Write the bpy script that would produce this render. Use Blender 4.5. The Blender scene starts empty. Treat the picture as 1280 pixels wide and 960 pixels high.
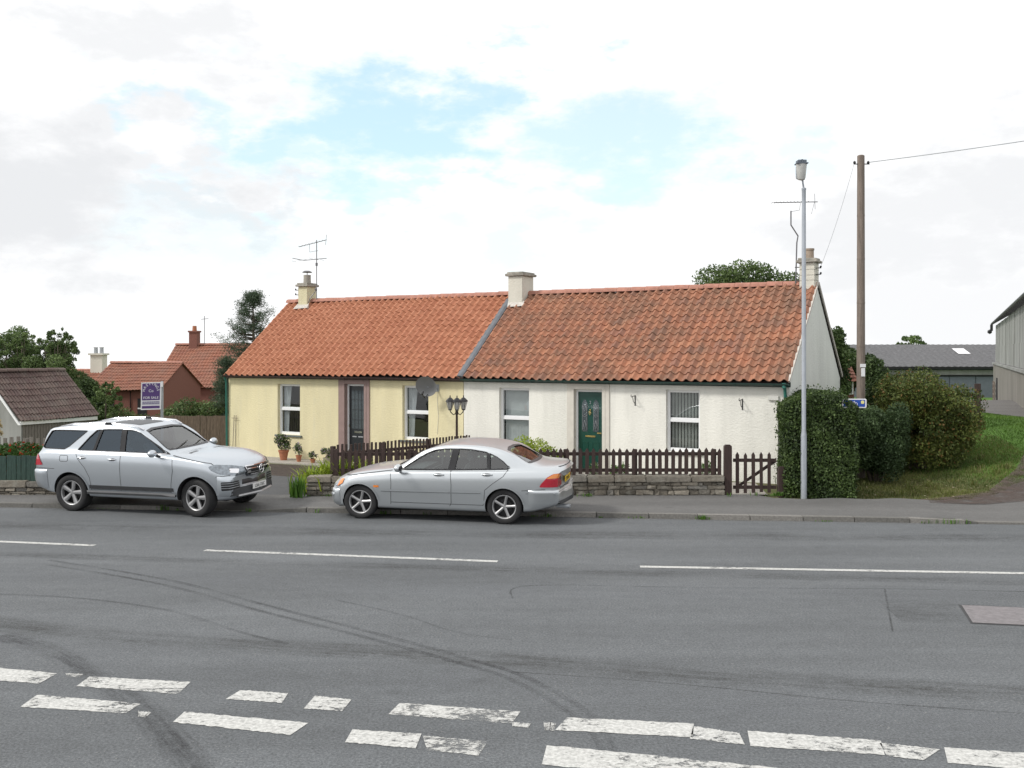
import bpy, bmesh, math, random
import numpy as np
from mathutils import Vector, Matrix
from mathutils.bvhtree import BVHTree
from mathutils.geometry import delaunay_2d_cdt
R = math.radians; PI = math.pi
random.seed(7); rng = np.random.default_rng(11)
SC = bpy.context.scene; COL = SC.collection

# ------------------------------------------------------------ camera
EYE, FPX, HOR = 3.0, 1220.0, 442.0
cam = bpy.data.cameras.new('camera'); camo = bpy.data.objects.new('camera', cam); COL.objects.link(camo)
camo.location = (0, 0, EYE); camo.rotation_euler = (R(90), 0, 0)
cam.sensor_width = 36; cam.lens = 36*FPX/1280; cam.shift_y = -(480-HOR)/1280
cam.clip_start = .1; cam.clip_end = 3000
SC.camera = camo
SC.view_settings.view_transform = 'Standard'; SC.view_settings.look = 'None'
SC.view_settings.gamma = 1; SC.view_settings.use_curve_mapping = False
SC.view_settings.exposure = 0.27

# ------------------------------------------------------------ light
SUN_EL, SUN_AZ = 44, 252      # azimuth the light comes from, clockwise from +Y (behind and left of the viewer)
sl = bpy.data.lights.new('sun', 'SUN'); so = bpy.data.objects.new('sun', sl); COL.objects.link(so)
sl.energy = 2.1; sl.angle = R(10); sl.color = (1, .965, .91)
sd = Vector((math.sin(R(SUN_AZ))*math.cos(R(SUN_EL)), math.cos(R(SUN_AZ))*math.cos(R(SUN_EL)), math.sin(R(SUN_EL))))
so.rotation_euler = sd.to_track_quat('Z', 'Y').to_euler()

W = bpy.data.worlds.new('World'); SC.world = W; W.use_nodes = True
nt = W.node_tree; nt.nodes.clear()
def N(t, tree=None, **kw):
    n = (tree or nt).nodes.new(t)
    for k, v in kw.items(): setattr(n, k, v)
    return n
def build_world():
    L = nt.links.new
    out = N('ShaderNodeOutputWorld'); bg = N('ShaderNodeBackground'); bg.inputs[1].default_value = .1
    L(bg.outputs[0], out.inputs[0])
    sky = N('ShaderNodeTexSky', sky_type='NISHITA'); sky.sun_disc = False
    sky.sun_elevation = R(SUN_EL); sky.sun_rotation = R(SUN_AZ); sky.air_density = 1; sky.dust_density = 1.2
    tc = N('ShaderNodeTexCoord')
    nz = N('ShaderNodeTexNoise'); nz.inputs['Scale'].default_value = 9; nz.inputs['Detail'].default_value = 8; nz.inputs['Roughness'].default_value = .6
    mp = N('ShaderNodeMapping'); mp.inputs['Scale'].default_value = (1, 1, 2.2)
    L(tc.outputs['Generated'], mp.inputs[0]); L(mp.outputs[0], nz.inputs['Vector'])
    sub = N('ShaderNodeVectorMath', operation='SUBTRACT'); sub.inputs[1].default_value = (.5, .5, .5)
    scl = N('ShaderNodeVectorMath', operation='SCALE'); scl.inputs['Scale'].default_value = .5
    add = N('ShaderNodeVectorMath', operation='ADD')
    L(nz.outputs['Color'], sub.inputs[0]); L(sub.outputs[0], scl.inputs[0]); L(mp.outputs[0], add.inputs[0]); L(scl.outputs[0], add.inputs[1])
    def blobs(lst):
        acc = None
        for px, py, r, amp in lst:
            v = Vector(((px-640)/FPX, 1, (HOR-py)/FPX)).normalized(); v.z *= 2.2
            d = N('ShaderNodeVectorMath', operation='DISTANCE'); d.inputs[1].default_value = v; L(add.outputs[0], d.inputs[0])
            m = N('ShaderNodeMapRange', interpolation_type='SMOOTHSTEP'); m.inputs['From Min'].default_value = r; m.inputs['From Max'].default_value = r*.25
            m.inputs['To Min'].default_value = 0; m.inputs['To Max'].default_value = amp
            L(d.outputs['Value'], m.inputs['Value'])
            if acc is None: acc = m.outputs[0]
            else:
                a = N('ShaderNodeMath', operation='MAXIMUM'); L(acc, a.inputs[0]); L(m.outputs[0], a.inputs[1]); acc = a.outputs[0]
        return acc
    blue = blobs([(500,145,.17,.85),(395,195,.14,.75),(275,145,.09,.55),(780,180,.17,.68),(700,95,.09,.55),(860,165,.12,.4),(620,165,.10,.35),(640,295,.12,.4),(300,300,.14,.25),(560,120,.12,.8),(470,230,.1,.6),(940,200,.09,.35)])
    grey = blobs([(30,230,.26,.95),(240,40,.16,.7),(285,262,.12,.8),(140,190,.18,.75),(1265,235,.2,.75),(1140,295,.2,.7),(1180,400,.24,.55),(1230,130,.2,.25),(560,0,.16,.35),(160,330,.18,.4),(900,330,.12,.3),(1000,60,.2,.25)])
    # away from the view: broad generic cloud cover
    big = N('ShaderNodeTexNoise'); big.inputs['Scale'].default_value = 3.2; big.inputs['Detail'].default_value = 7
    L(tc.outputs['Generated'], big.inputs['Vector'])
    r2 = N('ShaderNodeMapRange'); r2.inputs['From Min'].default_value = .45; r2.inputs['From Max'].default_value = .75; r2.inputs['To Max'].default_value = .35
    L(big.outputs['Fac'], r2.inputs['Value'])
    g2 = N('ShaderNodeMath', operation='MAXIMUM'); L(grey, g2.inputs[0]); L(r2.outputs[0], g2.inputs[1])
    cc = N('ShaderNodeMix', data_type='RGBA'); cc.inputs[6].default_value = (9.4, 9.42, 9.47, 1); cc.inputs[7].default_value = (6.9, 7.02, 7.2, 1)
    L(g2.outputs[0], cc.inputs[0])
    sk = N('ShaderNodeMix', data_type='RGBA', blend_type='ADD'); sk.inputs[0].default_value = 1; sk.inputs[7].default_value = (2.6, 4.0, 4.0, 1)
    L(sky.outputs[0], sk.inputs[6])
    mx = N('ShaderNodeMix', data_type='RGBA'); L(blue, mx.inputs[0]); L(cc.outputs[2], mx.inputs[6]); L(sk.outputs[2], mx.inputs[7])
    L(mx.outputs[2], bg.inputs[0])
build_world()
SC.render.engine = 'CYCLES'

# ------------------------------------------------------------ helpers
def G(px, py, z=0.0):
    "ground point (at height z) seen at a photo pixel"
    y = FPX*(EYE-z)/(py-HOR); return Vector(((px-640)/FPX*y, y, z))
def A(px, py, y):
    "point at depth y seen at a photo pixel"
    return Vector(((px-640)/FPX*y, y, EYE-(py-HOR)/FPX*y))
def ss(a, b, x):
    t = min(1, max(0, (x-a)/(b-a))); return t*t*(3-2*t)
def H(x, y):
    h = -.22*ss(21, 26, y)*ss(0, -4, x)
    h += -1.2*ss(-10, -16, x)*ss(23, 34, y) - .7*ss(-3, -12, x)*ss(36, 50, y)
    h += 1.15*ss(8.2, 13.2, x)*ss(19.8, 28, y)*(1-ss(36, 60, y))
    if y > 72: h -= (y-72)*.026
    return h

def put(o, label=None, cat=None, group=None, kind=None):
    if label: o['label'] = label
    if cat: o['category'] = cat
    if group: o['group'] = group
    if kind: o['kind'] = kind
    return o
def thing(name, label, cat, loc=(0,0,0), rz=0, group=None, parent=None):
    o = bpy.data.objects.new(name, None); COL.objects.link(o); o.location = loc; o.rotation_euler = (0, 0, rz)
    o.empty_display_size = .2
    if parent: o.parent = parent
    return put(o, label, cat, group)
def copy_tree(o, parent=None):
    c = o.copy(); COL.objects.link(c); c.parent = parent
    for ch in list(o.children): copy_tree(ch, c)
    return c

class MB:
    def __init__(s): s.v = []; s.f = []; s.m = []; s.uv = []; s.mt = Matrix()
    def at(s, *a): s.mt = a[0] if a else Matrix(); return s
    def add(s, vs, fs, m=0, uv=None):
        b = len(s.v)
        s.v += [tuple(s.mt @ Vector(v)) for v in vs]
        for k, f in enumerate(fs):
            s.f.append([b+i for i in f]); s.m.append(m)
            s.uv.append(uv[k] if isinstance(uv, list) else uv)
        return s
    def box(s, x0, x1, y0, y1, z0, z1, m=0, uv=None, tw=0):
        vs = [(x0,y0,z0),(x1,y0,z0),(x1,y1,z0),(x0,y1,z0),(x0,y0,z1),(x1,y0,z1),(x1,y1,z1),(x0,y1,z1)]
        if tw: vs = [(a+random.uniform(-tw,tw), b+random.uniform(-tw,tw), c+random.uniform(-tw,tw)) for a,b,c in vs]
        return s.add(vs, [(0,3,2,1),(4,5,6,7),(0,1,5,4),(1,2,6,5),(2,3,7,6),(3,0,4,7)], m, uv)
    def cyl(s, p0, p1, r0, r1=None, n=12, m=0, cap=True):
        p0, p1 = Vector(p0), Vector(p1); r1 = r0 if r1 is None else r1
        d = (p1-p0).normalized(); u = d.orthogonal().normalized(); w = d.cross(u)
        vs = []
        for p, r in ((p0, r0), (p1, r1)):
            for i in range(n):
                a = 2*PI*i/n; vs.append(p + r*(math.cos(a)*u + math.sin(a)*w))
        fs = [(i, (i+1)%n, n+(i+1)%n, n+i) for i in range(n)]
        if cap: fs += [tuple(range(n-1,-1,-1)), tuple(range(n,2*n))]
        return s.add(vs, fs, m)
    def tube(s, pts, r, n=8, m=0):
        pts = [Vector(p) for p in pts]; rs = r if isinstance(r, (list,tuple)) else [r]*len(pts)
        vs = []; u = None
        for i, p in enumerate(pts):
            d = (pts[min(i+1,len(pts)-1)]-pts[max(i-1,0)]).normalized()
            u = d.orthogonal().normalized() if u is None else (u-d*u.dot(d)).normalized()
            w = d.cross(u)
            for k in range(n):
                a = 2*PI*k/n; vs.append(p+rs[i]*(math.cos(a)*u+math.sin(a)*w))
        fs = [(i*n+k, i*n+(k+1)%n, (i+1)*n+(k+1)%n, (i+1)*n+k) for i in range(len(pts)-1) for k in range(n)]
        fs += [tuple(range(n-1,-1,-1)), tuple(range((len(pts)-1)*n, len(pts)*n))]
        return s.add(vs, fs, m)
    def lathe(s, prof, o=(0,0,0), axis='z', n=24, m=0):
        vs = []
        for r, h in prof:
            for k in range(n):
                a = 2*PI*k/n; c, q = r*math.cos(a), r*math.sin(a)
                vs.append((o[0]+c, o[1]+q, o[2]+h) if axis == 'z' else (o[0]+c, o[1]+h, o[2]+q))
        fs = []
        for i in range(len(prof)-1):
            for k in range(n):
                q = (i*n+k, i*n+(k+1)%n, (i+1)*n+(k+1)%n, (i+1)*n+k)
                fs.append(q if axis == 'z' else q[::-1])
        return s.add(vs, fs, m)
    def prism(s, poly, h0, h1, ax='z', m=0):
        f = {'z': lambda a,b,h: (a,b,h), 'y': lambda a,b,h: (a,h,b), 'x': lambda a,b,h: (h,a,b)}[ax]
        n = len(poly); vs = [f(a,b,h0) for a,b in poly]+[f(a,b,h1) for a,b in poly]
        return s.add(vs, [tuple(range(n-1,-1,-1)), tuple(range(n,2*n))]+[(i,(i+1)%n,n+(i+1)%n,n+i) for i in range(n)], m)
    def ico(s, c, r, sub=2, m=0):
        b = bmesh.new(); bmesh.ops.create_icosphere(b, subdivisions=sub, radius=1)
        r = r if isinstance(r, (tuple,list)) else (r,r,r)
        vs = [(c[0]+v.co.x*r[0], c[1]+v.co.y*r[1], c[2]+v.co.z*r[2]) for v in b.verts]
        fs = [tuple(v.index for v in f.verts) for f in b.faces]; b.free(); return s.add(vs, fs, m)
    def build(s, name, mats, parent=None, smooth=False, fix=True, bevel=0):
        me = bpy.data.meshes.new(name); me.from_pydata(s.v, [], s.f)
        mats = mats if isinstance(mats, (list,tuple)) else [mats]
        for m in mats: me.materials.append(m)
        me.polygons.foreach_set('material_index', s.m)
        if any(u is not None for u in s.uv):
            l = me.uv_layers.new(name='uv'); i = 0; buf = []
            for f, u in zip(s.f, s.uv):
                if u is None: u = (.5,.5)
                if isinstance(u[0], (tuple,list)): buf += [c for q in u for c in q]
                else: buf += list(u)*len(f)
            l.data.foreach_set('uv', buf)
        if fix:
            b = bmesh.new(); b.from_mesh(me); bmesh.ops.recalc_face_normals(b, faces=b.faces)
            if bevel: bmesh.ops.bevel(b, geom=b.edges[:], offset=bevel, segments=2, affect='EDGES')
            b.to_mesh(me); b.free()
        if smooth:
            me.polygons.foreach_set('use_smooth', [True]*len(me.polygons))
            if isinstance(smooth, (int,float)) and smooth is not True:
                try: me.set_sharp_from_angle(angle=R(smooth))
                except Exception: pass
        me.update()
        o = bpy.data.objects.new(name, me); COL.objects.link(o)
        if parent: o.parent = parent
        return o

# ------------------------------------------------------------ materials
def newmat(name):
    m = bpy.data.materials.new(name); m.use_nodes = True; t = m.node_tree; t.nodes.clear()
    o = t.nodes.new('ShaderNodeOutputMaterial'); b = t.nodes.new('ShaderNodeBsdfPrincipled')
    t.links.new(b.outputs[0], o.inputs[0]); return m, t, b, o
def ramp(t, fac, stops):
    r = t.nodes.new('ShaderNodeValToRGB'); e = r.color_ramp.elements
    while len(e) < len(stops): e.new(.5)
    for k, (p, c) in enumerate(stops): e[k].position = p; e[k].color = (*c, 1)
    t.links.new(fac, r.inputs[0]); return r.outputs[0]
def noise(t, vec, scale, detail=4, rough=.6, out='Fac'):
    n = t.nodes.new('ShaderNodeTexNoise'); n.inputs['Scale'].default_value = scale; n.inputs['Detail'].default_value = detail; n.inputs['Roughness'].default_value = rough
    if vec is not None: t.links.new(vec, n.inputs['Vector'])
    return n.outputs[out]
def coords(t, kind='Object', scale=None):
    c = t.nodes.new('ShaderNodeTexCoord').outputs[kind]
    if scale:
        m = t.nodes.new('ShaderNodeMapping'); m.inputs['Scale'].default_value = scale; t.links.new(c, m.inputs[0]); c = m.outputs[0]
    return c
def mixc(t, f, a, b, mode='MIX'):
    m = t.nodes.new('ShaderNodeMix'); m.data_type = 'RGBA'; m.blend_type = mode
    for i, q in ((0,f),(6,a),(7,b)):
        if hasattr(q, 'links') or isinstance(q, bpy.types.NodeSocket): t.links.new(q, m.inputs[i])
        elif i == 0: m.inputs[0].default_value = q
        else: m.inputs[i].default_value = (*q, 1)
    return m.outputs[2]
def mrange(t, v, a, b, c=0, d=1):
    m = t.nodes.new('ShaderNodeMapRange'); t.links.new(v, m.inputs['Value'])
    for k, q in zip(('From Min','From Max','To Min','To Max'), (a,b,c,d)): m.inputs[k].default_value = q
    return m.outputs[0]
def bump(t, b, h, strength, dist=.01):
    n = t.nodes.new('ShaderNodeBump'); n.inputs['Strength'].default_value = strength; n.inputs['Distance'].default_value = dist
    t.links.new(h, n.inputs['Height']); t.links.new(n.outputs[0], b.inputs['Normal'])
def pm(name, col, rough=.75, metal=0, var=.18, scale=6, bmp=0, bscale=80, bdist=.005, stretch=None, coat=0, spec=.5, dirt=None):
    m, t, b, o = newmat(name); b.inputs['Roughness'].default_value = rough; b.inputs['Metallic'].default_value = metal
    b.inputs['Coat Weight'].default_value = coat; b.inputs['Coat Roughness'].default_value = .04; b.inputs['Specular IOR Level'].default_value = spec
    c = coords(t, 'Object', stretch)
    if var:
        n = noise(t, c, scale, 6)
        col2 = ramp(t, n, [(.25, tuple(x*(1-var) for x in col)), (.75, tuple(min(1,x*(1+var)) for x in col))])
        if dirt: col2 = mixc(t, mrange(t, noise(t, c, scale*.37, 5), .5, .75, 0, dirt[1]), col2, dirt[0])
        t.links.new(col2, b.inputs['Base Color'])
    else: b.inputs['Base Color'].default_value = (*col, 1)
    if bmp: bump(t, b, noise(t, c, bscale, 5), bmp, bdist)
    return m
def leafmat(name, dark, light, accent=None, acc=.1, transl=.25):
    m, t, b, o = newmat(name)
    uv = t.nodes.new('ShaderNodeUVMap'); sp = t.nodes.new('ShaderNodeSeparateXYZ'); t.links.new(uv.outputs[0], sp.inputs[0])
    f = t.nodes.new('ShaderNodeMath'); f.operation = 'ADD'; h = t.nodes.new('ShaderNodeMath'); h.operation = 'MULTIPLY'; h.inputs[1].default_value = .45
    h2 = t.nodes.new('ShaderNodeMath'); h2.operation = 'MULTIPLY'; h2.inputs[1].default_value = .55
    t.links.new(sp.outputs[0], h.inputs[0]); t.links.new(sp.outputs[1], h2.inputs[0]); t.links.new(h.outputs[0], f.inputs[0]); t.links.new(h2.outputs[0], f.inputs[1])
    c = ramp(t, f.outputs[0], [(.1, dark), (.9, light)])
    if accent: c = mixc(t, mrange(t, sp.outputs[0], 1-acc-.01, 1-acc), c, accent)
    t.links.new(c, b.inputs['Base Color']); b.inputs['Roughness'].default_value = .55; b.inputs['Specular IOR Level'].default_value = .3
    tr = t.nodes.new('ShaderNodeBsdfTranslucent'); t.links.new(c, tr.inputs[0])
    mx = t.nodes.new('ShaderNodeMixShader'); mx.inputs[0].default_value = transl
    t.links.new(b.outputs[0], mx.inputs[1]); t.links.new(tr.outputs[0], mx.inputs[2]); t.links.new(mx.outputs[0], o.inputs[0])
    return m

def m_asphalt(name, base, speck=.5, patch=.25):
    m, t, b, o = newmat(name); c = coords(t)
    big = noise(t, coords(t, 'Object', (.22,.8,1)), .8, 6, .65); fine = noise(t, c, 42, 5, .85); mid = noise(t, c, 6, 7, .75)
    trk = noise(t, coords(t, 'Object', (.05,1.1,1)), 1.0, 4, .6)
    c1 = ramp(t, big, [(.3, tuple(x*(1-patch) for x in base)), (.7, tuple(x*(1+patch) for x in base))])
    c1 = mixc(t, .5, c1, ramp(t, mid, [(.3, tuple(x*.75 for x in base)), (.7, tuple(x*1.25 for x in base))]))
    c1 = mixc(t, .5, c1, ramp(t, trk, [(.35,(.4,.4,.4)),(.65,(.6,.6,.6))]), 'OVERLAY')
    c1 = mixc(t, speck, c1, ramp(t, fine, [(.32, (.12,.12,.12)), (.5, (.5,.5,.5)), (.68, (.95,.95,.95))]), 'OVERLAY')
    vo = t.nodes.new('ShaderNodeTexVoronoi'); vo.inputs['Scale'].default_value = 22; t.links.new(c, vo.inputs['Vector'])
    sp = mrange(t, vo.outputs['Distance'], .16, .08, 0, .55)
    gate = mrange(t, noise(t, c, .9, 4), .46, .60)
    mu = t.nodes.new('ShaderNodeMath'); mu.operation = 'MULTIPLY'; t.links.new(sp, mu.inputs[0]); t.links.new(gate, mu.inputs[1])
    c1 = mixc(t, mu.outputs[0], c1, (.36,.35,.33))
    c1 = mixc(t, mrange(t, noise(t, coords(t,'Object',(1,1.6,1)), 2.2, 3, .5), .66, .76, 0, .35), c1, tuple(x*.55 for x in base))
    t.links.new(c1, b.inputs['Base Color']); b.inputs['Roughness'].default_value = .82
    bump(t, b, noise(t, c, 75, 4, .7), .6, .006); return m
def m_tile(name, cols, moss=None, mossamt=0, dirt=.25):
    m, t, b, o = newmat(name)
    uv = t.nodes.new('ShaderNodeUVMap').outputs[0]
    fl = t.nodes.new('ShaderNodeVectorMath'); fl.operation = 'FLOOR'; t.links.new(uv, fl.inputs[0])
    wn = t.nodes.new('ShaderNodeTexWhiteNoise'); wn.noise_dimensions = '2D'; t.links.new(fl.outputs[0], wn.inputs['Vector'])
    c = ramp(t, wn.outputs['Value'], [(k/(len(cols)-1), q) for k, q in enumerate(cols)])
    oc = coords(t)
    fine = noise(t, oc, 22, 6, .7)
    c = mixc(t, mrange(t, fine, .45, .7, 0, dirt), c, tuple(x*.55 for x in cols[0]))
    if moss:
        pt = noise(t, coords(t, 'Object', (1,1,.8)), 1.1, 6, .75)
        c = mixc(t, mrange(t, pt, .42, .68, 0, mossamt), c, moss)
        p2_ = noise(t, coords(t, 'Object', (1.5,1,.45)), 5.5, 6, .7)
        c = mixc(t, mrange(t, p2_, .5, .72, 0, mossamt*.75), c, tuple(x*.75 for x in moss))
        p3_ = noise(t, oc, 14, 4, .6); c = mixc(t, mrange(t, p3_, .62, .7, 0, mossamt*.5), c, (.36,.33,.24))
    t.links.new(c, b.inputs['Base Color']); b.inputs['Roughness'].default_value = .8
    bump(t, b, fine, .3, .006); return m
def m_uvtint(name, stops, rough=.9, bmp=.6, bscale=25, lichen=None):
    m, t, b, o = newmat(name)
    uv = t.nodes.new('ShaderNodeUVMap'); sp = t.nodes.new('ShaderNodeSeparateXYZ'); t.links.new(uv.outputs[0], sp.inputs[0])
    c = ramp(t, sp.outputs[0], stops); oc = coords(t)
    f = noise(t, oc, bscale, 6, .7)
    c = mixc(t, .6, c, ramp(t, f, [(.3,(.25,.25,.25)),(.7,(.75,.75,.75))]), 'OVERLAY')
    if lichen: c = mixc(t, mrange(t, noise(t, oc, 4, 5), .52, .64, 0, .6), c, lichen)
    t.links.new(c, b.inputs['Base Color']); b.inputs['Roughness'].default_value = rough; bump(t, b, f, bmp, .02); return m
def m_harl(name, col, stain=(.5,.5,.45)):
    m, t, b, o = newmat(name); c = coords(t, 'Object', (1,1,1.5))
    n = noise(t, c, 15, 5, .6); big = noise(t, coords(t, 'Object', (1.2,1,.25)), 1.4, 6, .6)
    q = ramp(t, big, [(.3, tuple(x*.86 for x in col)), (.62, col)])
    q = mixc(t, mrange(t, noise(t, c, 2.3, 6, .7), .6, .8, 0, .3), q, stain)
    q = mixc(t, mrange(t, noise(t, coords(t, 'Object', (3.2,1,.22)), 2.0, 6, .7), .52, .75, 0, .22), q, stain)
    q = mixc(t, mrange(t, noise(t, coords(t), 26, 4, .7), .5, .75, 0, .16), q, tuple(x*.6 for x in col))
    t.links.new(q, b.inputs['Base Color']); b.inputs['Roughness'].default_value = .9
    bump(t, b, n, .55, .022); return m
def m_glass(name, tint=(.8,.85,.85), refl=.12, rough=.01, gcol=(1,1,1)):
    m = bpy.data.materials.new(name); m.use_nodes = True; t = m.node_tree; t.nodes.clear()
    o = t.nodes.new('ShaderNodeOutputMaterial'); tr = t.nodes.new('ShaderNodeBsdfTransparent'); tr.inputs[0].default_value = (*tint, 1)
    gl = t.nodes.new('ShaderNodeBsdfGlossy'); gl.inputs['Roughness'].default_value = rough
    fr = t.nodes.new('ShaderNodeLayerWeight'); pw = t.nodes.new('ShaderNodeMath'); pw.operation = 'POWER'; pw.inputs[1].default_value = 5; t.links.new(fr.outputs['Facing'], pw.inputs[0])
    mp = mrange(t, pw.outputs[0], 0, 1, refl, 1); gl.inputs[0].default_value = (*gcol, 1)
    mx = t.nodes.new('ShaderNodeMixShader'); t.links.new(mp, mx.inputs[0]); t.links.new(tr.outputs[0], mx.inputs[1]); t.links.new(gl.outputs[0], mx.inputs[2])
    t.links.new(mx.outputs[0], o.inputs[0]); return m
def m_paint_marks(name, worn=.45):
    m, t, b, o = newmat(name); c = coords(t)
    n = noise(t, coords(t, 'Object', (1.,1.6,1)), 9, 10, .8); n2 = noise(t, c, 1.1, 3)
    s = t.nodes.new('ShaderNodeMath'); s.operation = 'ADD'; t.links.new(n, s.inputs[0]); t.links.new(mrange(t, n2, .3, .7, -.08, .1), s.inputs[1])
    al = mrange(t, s.outputs[0], worn-.035, worn+.035, .06, 1)
    t.links.new(ramp(t, noise(t, c, 30, 4), [(.3,(.33,.33,.32)),(.5,(.48,.48,.46)),(.7,(.62,.62,.6))]), b.inputs['Base Color'])
    b.inputs['Roughness'].default_value = .7
    t.links.new(al, b.inputs['Alpha']); return m
def m_stain(name, col, amt, sc=(1,1,1), ns=2.):
    m, t, b, o = newmat(name); b.inputs['Base Color'].default_value = (*col,1); b.inputs['Roughness'].default_value = .8
    t.links.new(mrange(t, noise(t, coords(t,'Object',sc), ns, 5), .3, .65, amt*.15, amt), b.inputs['Alpha']); return m

def m_streak(name, col, amt):
    m, t, b, o = newmat(name); b.inputs['Base Color'].default_value = (*col,1); b.inputs['Roughness'].default_value = .8
    uv = t.nodes.new('ShaderNodeUVMap').outputs[0]; sp = t.nodes.new('ShaderNodeSeparateXYZ'); t.links.new(uv, sp.inputs[0])
    pp = t.nodes.new('ShaderNodeMath'); pp.operation = 'PINGPONG'; pp.inputs[1].default_value = .5; t.links.new(sp.outputs[1], pp.inputs[0])
    ed = mrange(t, pp.outputs[0], 0, .35)
    mp = t.nodes.new('ShaderNodeMapping'); mp.inputs['Scale'].default_value = (.8, 7, 1); t.links.new(uv, mp.inputs[0])
    s1 = mrange(t, noise(t, mp.outputs[0], 1.0, 5, .7), .35, .7, .1, 1); s2 = mrange(t, noise(t, coords(t), 9, 5, .8), .35, .6, .25, 1); s3 = mrange(t, noise(t, coords(t), .5, 3), .35, .6, .15, 1)
    a = ed
    for q in (s1, s2, s3):
        mu = t.nodes.new('ShaderNodeMath'); mu.operation = 'MULTIPLY'; t.links.new(a, mu.inputs[0]); t.links.new(q, mu.inputs[1]); a = mu.outputs[0]
    t.links.new(mrange(t, a, 0, 1, 0, amt), b.inputs['Alpha']); return m
M = {}
M['road'] = m_asphalt('road_asphalt', (.104,.111,.117), .85, .36)
M['pave'] = m_asphalt('pavement_asphalt', (.115,.113,.11), .55, .2)
M['drive'] = m_asphalt('driveway_asphalt', (.062,.064,.067), .6, .15)
M['lane'] = m_asphalt('lane_surface', (.125,.118,.112), .7, .3)
M['gravel'] = m_asphalt('pale_gravel', (.30,.28,.25), .8, .3)
M['soil'] = pm('soil', (.055,.04,.032), .95, var=.5, scale=9, bmp=1, bscale=30, bdist=.04)
M['kerb'] = m_uvtint('kerb_stone', [(0,(.12,.117,.108)),(1,(.21,.20,.185))], bscale=30, bmp=.4)
M['rubble'] = m_uvtint('rubble_stone', [(0,(.095,.085,.068)),(.4,(.18,.16,.13)),(.75,(.25,.225,.185)),(1,(.13,.125,.115))], bscale=18, bmp=1, lichen=(.30,.29,.25))
M['mortar'] = pm('lime_mortar', (.15,.135,.11), .95, var=.4, scale=14, bmp=.8, bscale=40)
M['mark'] = m_paint_marks('road_paint', .43); M['markw'] = m_paint_marks('worn_road_paint', .475)
M['tyremark'] = m_streak('tyre_rubber_mark', (.035,.035,.038), .75)
M['crackline'] = m_streak('crack_tar_line', (.03,.03,.03), .9); M['wheelpath'] = m_streak('worn_wheel_path', (.20,.21,.225), .55); M['oil'] = m_streak('oil_darkened_strip', (.055,.055,.055), .6)
M['patch'] = m_stain('asphalt_patch', (.085,.09,.097), .28, ns=1.5)
M['chip'] = m_streak('stone_chip_band', (.06,.06,.058), .8); M['grit'] = m_streak('kerbside_grit', (.20,.18,.15), .95)
M['crack'] = pm('crack_tar', (.05,.05,.052), .8, var=.3)
M['iron'] = pm('cast_iron', (.20,.185,.19), .6, .2, var=.25, scale=14, bmp=.5, bscale=50)
M['cream'] = m_harl('cream_harling', (.74,.67,.43)); M['white'] = m_harl('white_harling', (.80,.79,.73))
M['gable'] = m_harl('gable_harling', (.76,.78,.74)); M['band'] = pm('purple_brown_paint', (.27,.19,.175), .7, var=.12, scale=4, bmp=.2)
M['stoneband'] = pm('painted_stone', (.60,.57,.51), .75, var=.1, scale=5, bmp=.3, bscale=50)
M['tilered'] = m_tile('red_pantile', [(.37,.145,.078),(.41,.17,.092),(.44,.19,.108),(.39,.155,.085)], dirt=.35)
M['tileold'] = m_tile('old_pantile', [(.34,.14,.08),(.40,.17,.095),(.31,.135,.08),(.41,.185,.105),(.36,.15,.085),(.27,.13,.09)], (.15,.10,.07), .75, .45)
M['tiledark'] = m_tile('brown_concrete_tile', [(.085,.052,.05),(.10,.062,.056),(.09,.055,.05),(.12,.075,.066)], (.2,.19,.16), .4, .4)
M['tilefar'] = m_tile('far_pantile', [(.23,.085,.055),(.29,.11,.065),(.26,.10,.06)], (.2,.13,.1), .5, .3)
M['ridge'] = pm('ridge_tile', (.36,.17,.125), .85, var=.3, scale=7, bmp=.4)
M['lead'] = pm('lead_flashing', (.13,.14,.155), .6, .2, var=.25, scale=6)
M['under'] = pm('roof_underlay', (.03,.022,.02), .9)
M['mortarpale'] = pm('pale_mortar', (.5,.47,.43), .9, var=.3, scale=12, bmp=.5)
M['gutterb'] = pm('brown_gutter', (.045,.025,.025), .5, var=.1); M['gutterg'] = pm('dark_green_gutter', (.02,.05,.042), .45, var=.1)
M['pipeg'] = pm('green_downpipe', (.03,.15,.12), .4, var=.1)
M['upvc'] = pm('white_upvc', (.80,.81,.82), .3, var=.03, coat=.2); M['sill'] = pm('slate_sill', (.13,.15,.14), .7)
M['sillw'] = pm('painted_sill', (.62,.62,.58), .7, var=.1)
M['pane'] = m_glass('window_glass', (.86,.9,.9), .17)
M['lace'] = pm('white_curtain', (.62,.64,.66), .9, var=.06)
M['blind'] = pm('grey_vertical_blind', (.60,.62,.62), .8, var=.08); M['blindd'] = pm('beige_vertical_blind', (.42,.43,.40), .8, var=.08)
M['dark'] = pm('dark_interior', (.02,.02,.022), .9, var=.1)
M['doorg'] = pm('green_door', (.008,.055,.042), .3, var=.08, coat=.4); M['doork'] = pm('black_door', (.018,.022,.026), .3, var=.08, coat=.4)
M['brass'] = pm('brass', (.75,.55,.22), .3, 1, var=.05); M['chrome'] = pm('chrome', (.8,.8,.82), .12, 1, var=.02)
M['leadglass'] = pm('leaded_glass', (.10,.12,.13), .08, .3, var=.3, scale=30); M['came'] = pm('lead_came', (.35,.36,.38), .4, .5)
M['harlch'] = m_harl('chimney_harling', (.66,.64,.56)); M['harlcr'] = m_harl('cream_chimney_harling', (.66,.62,.42))
M['cope'] = pm('grey_coping', (.33,.31,.27), .85, var=.3, scale=9, bmp=.5, dirt=((.12,.12,.10),.7))
M['pot'] = pm('chimney_pot', (.34,.27,.21), .8, var=.25); M['zinc'] = pm('galvanised', (.38,.40,.42), .45, .6, var=.15)
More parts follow.
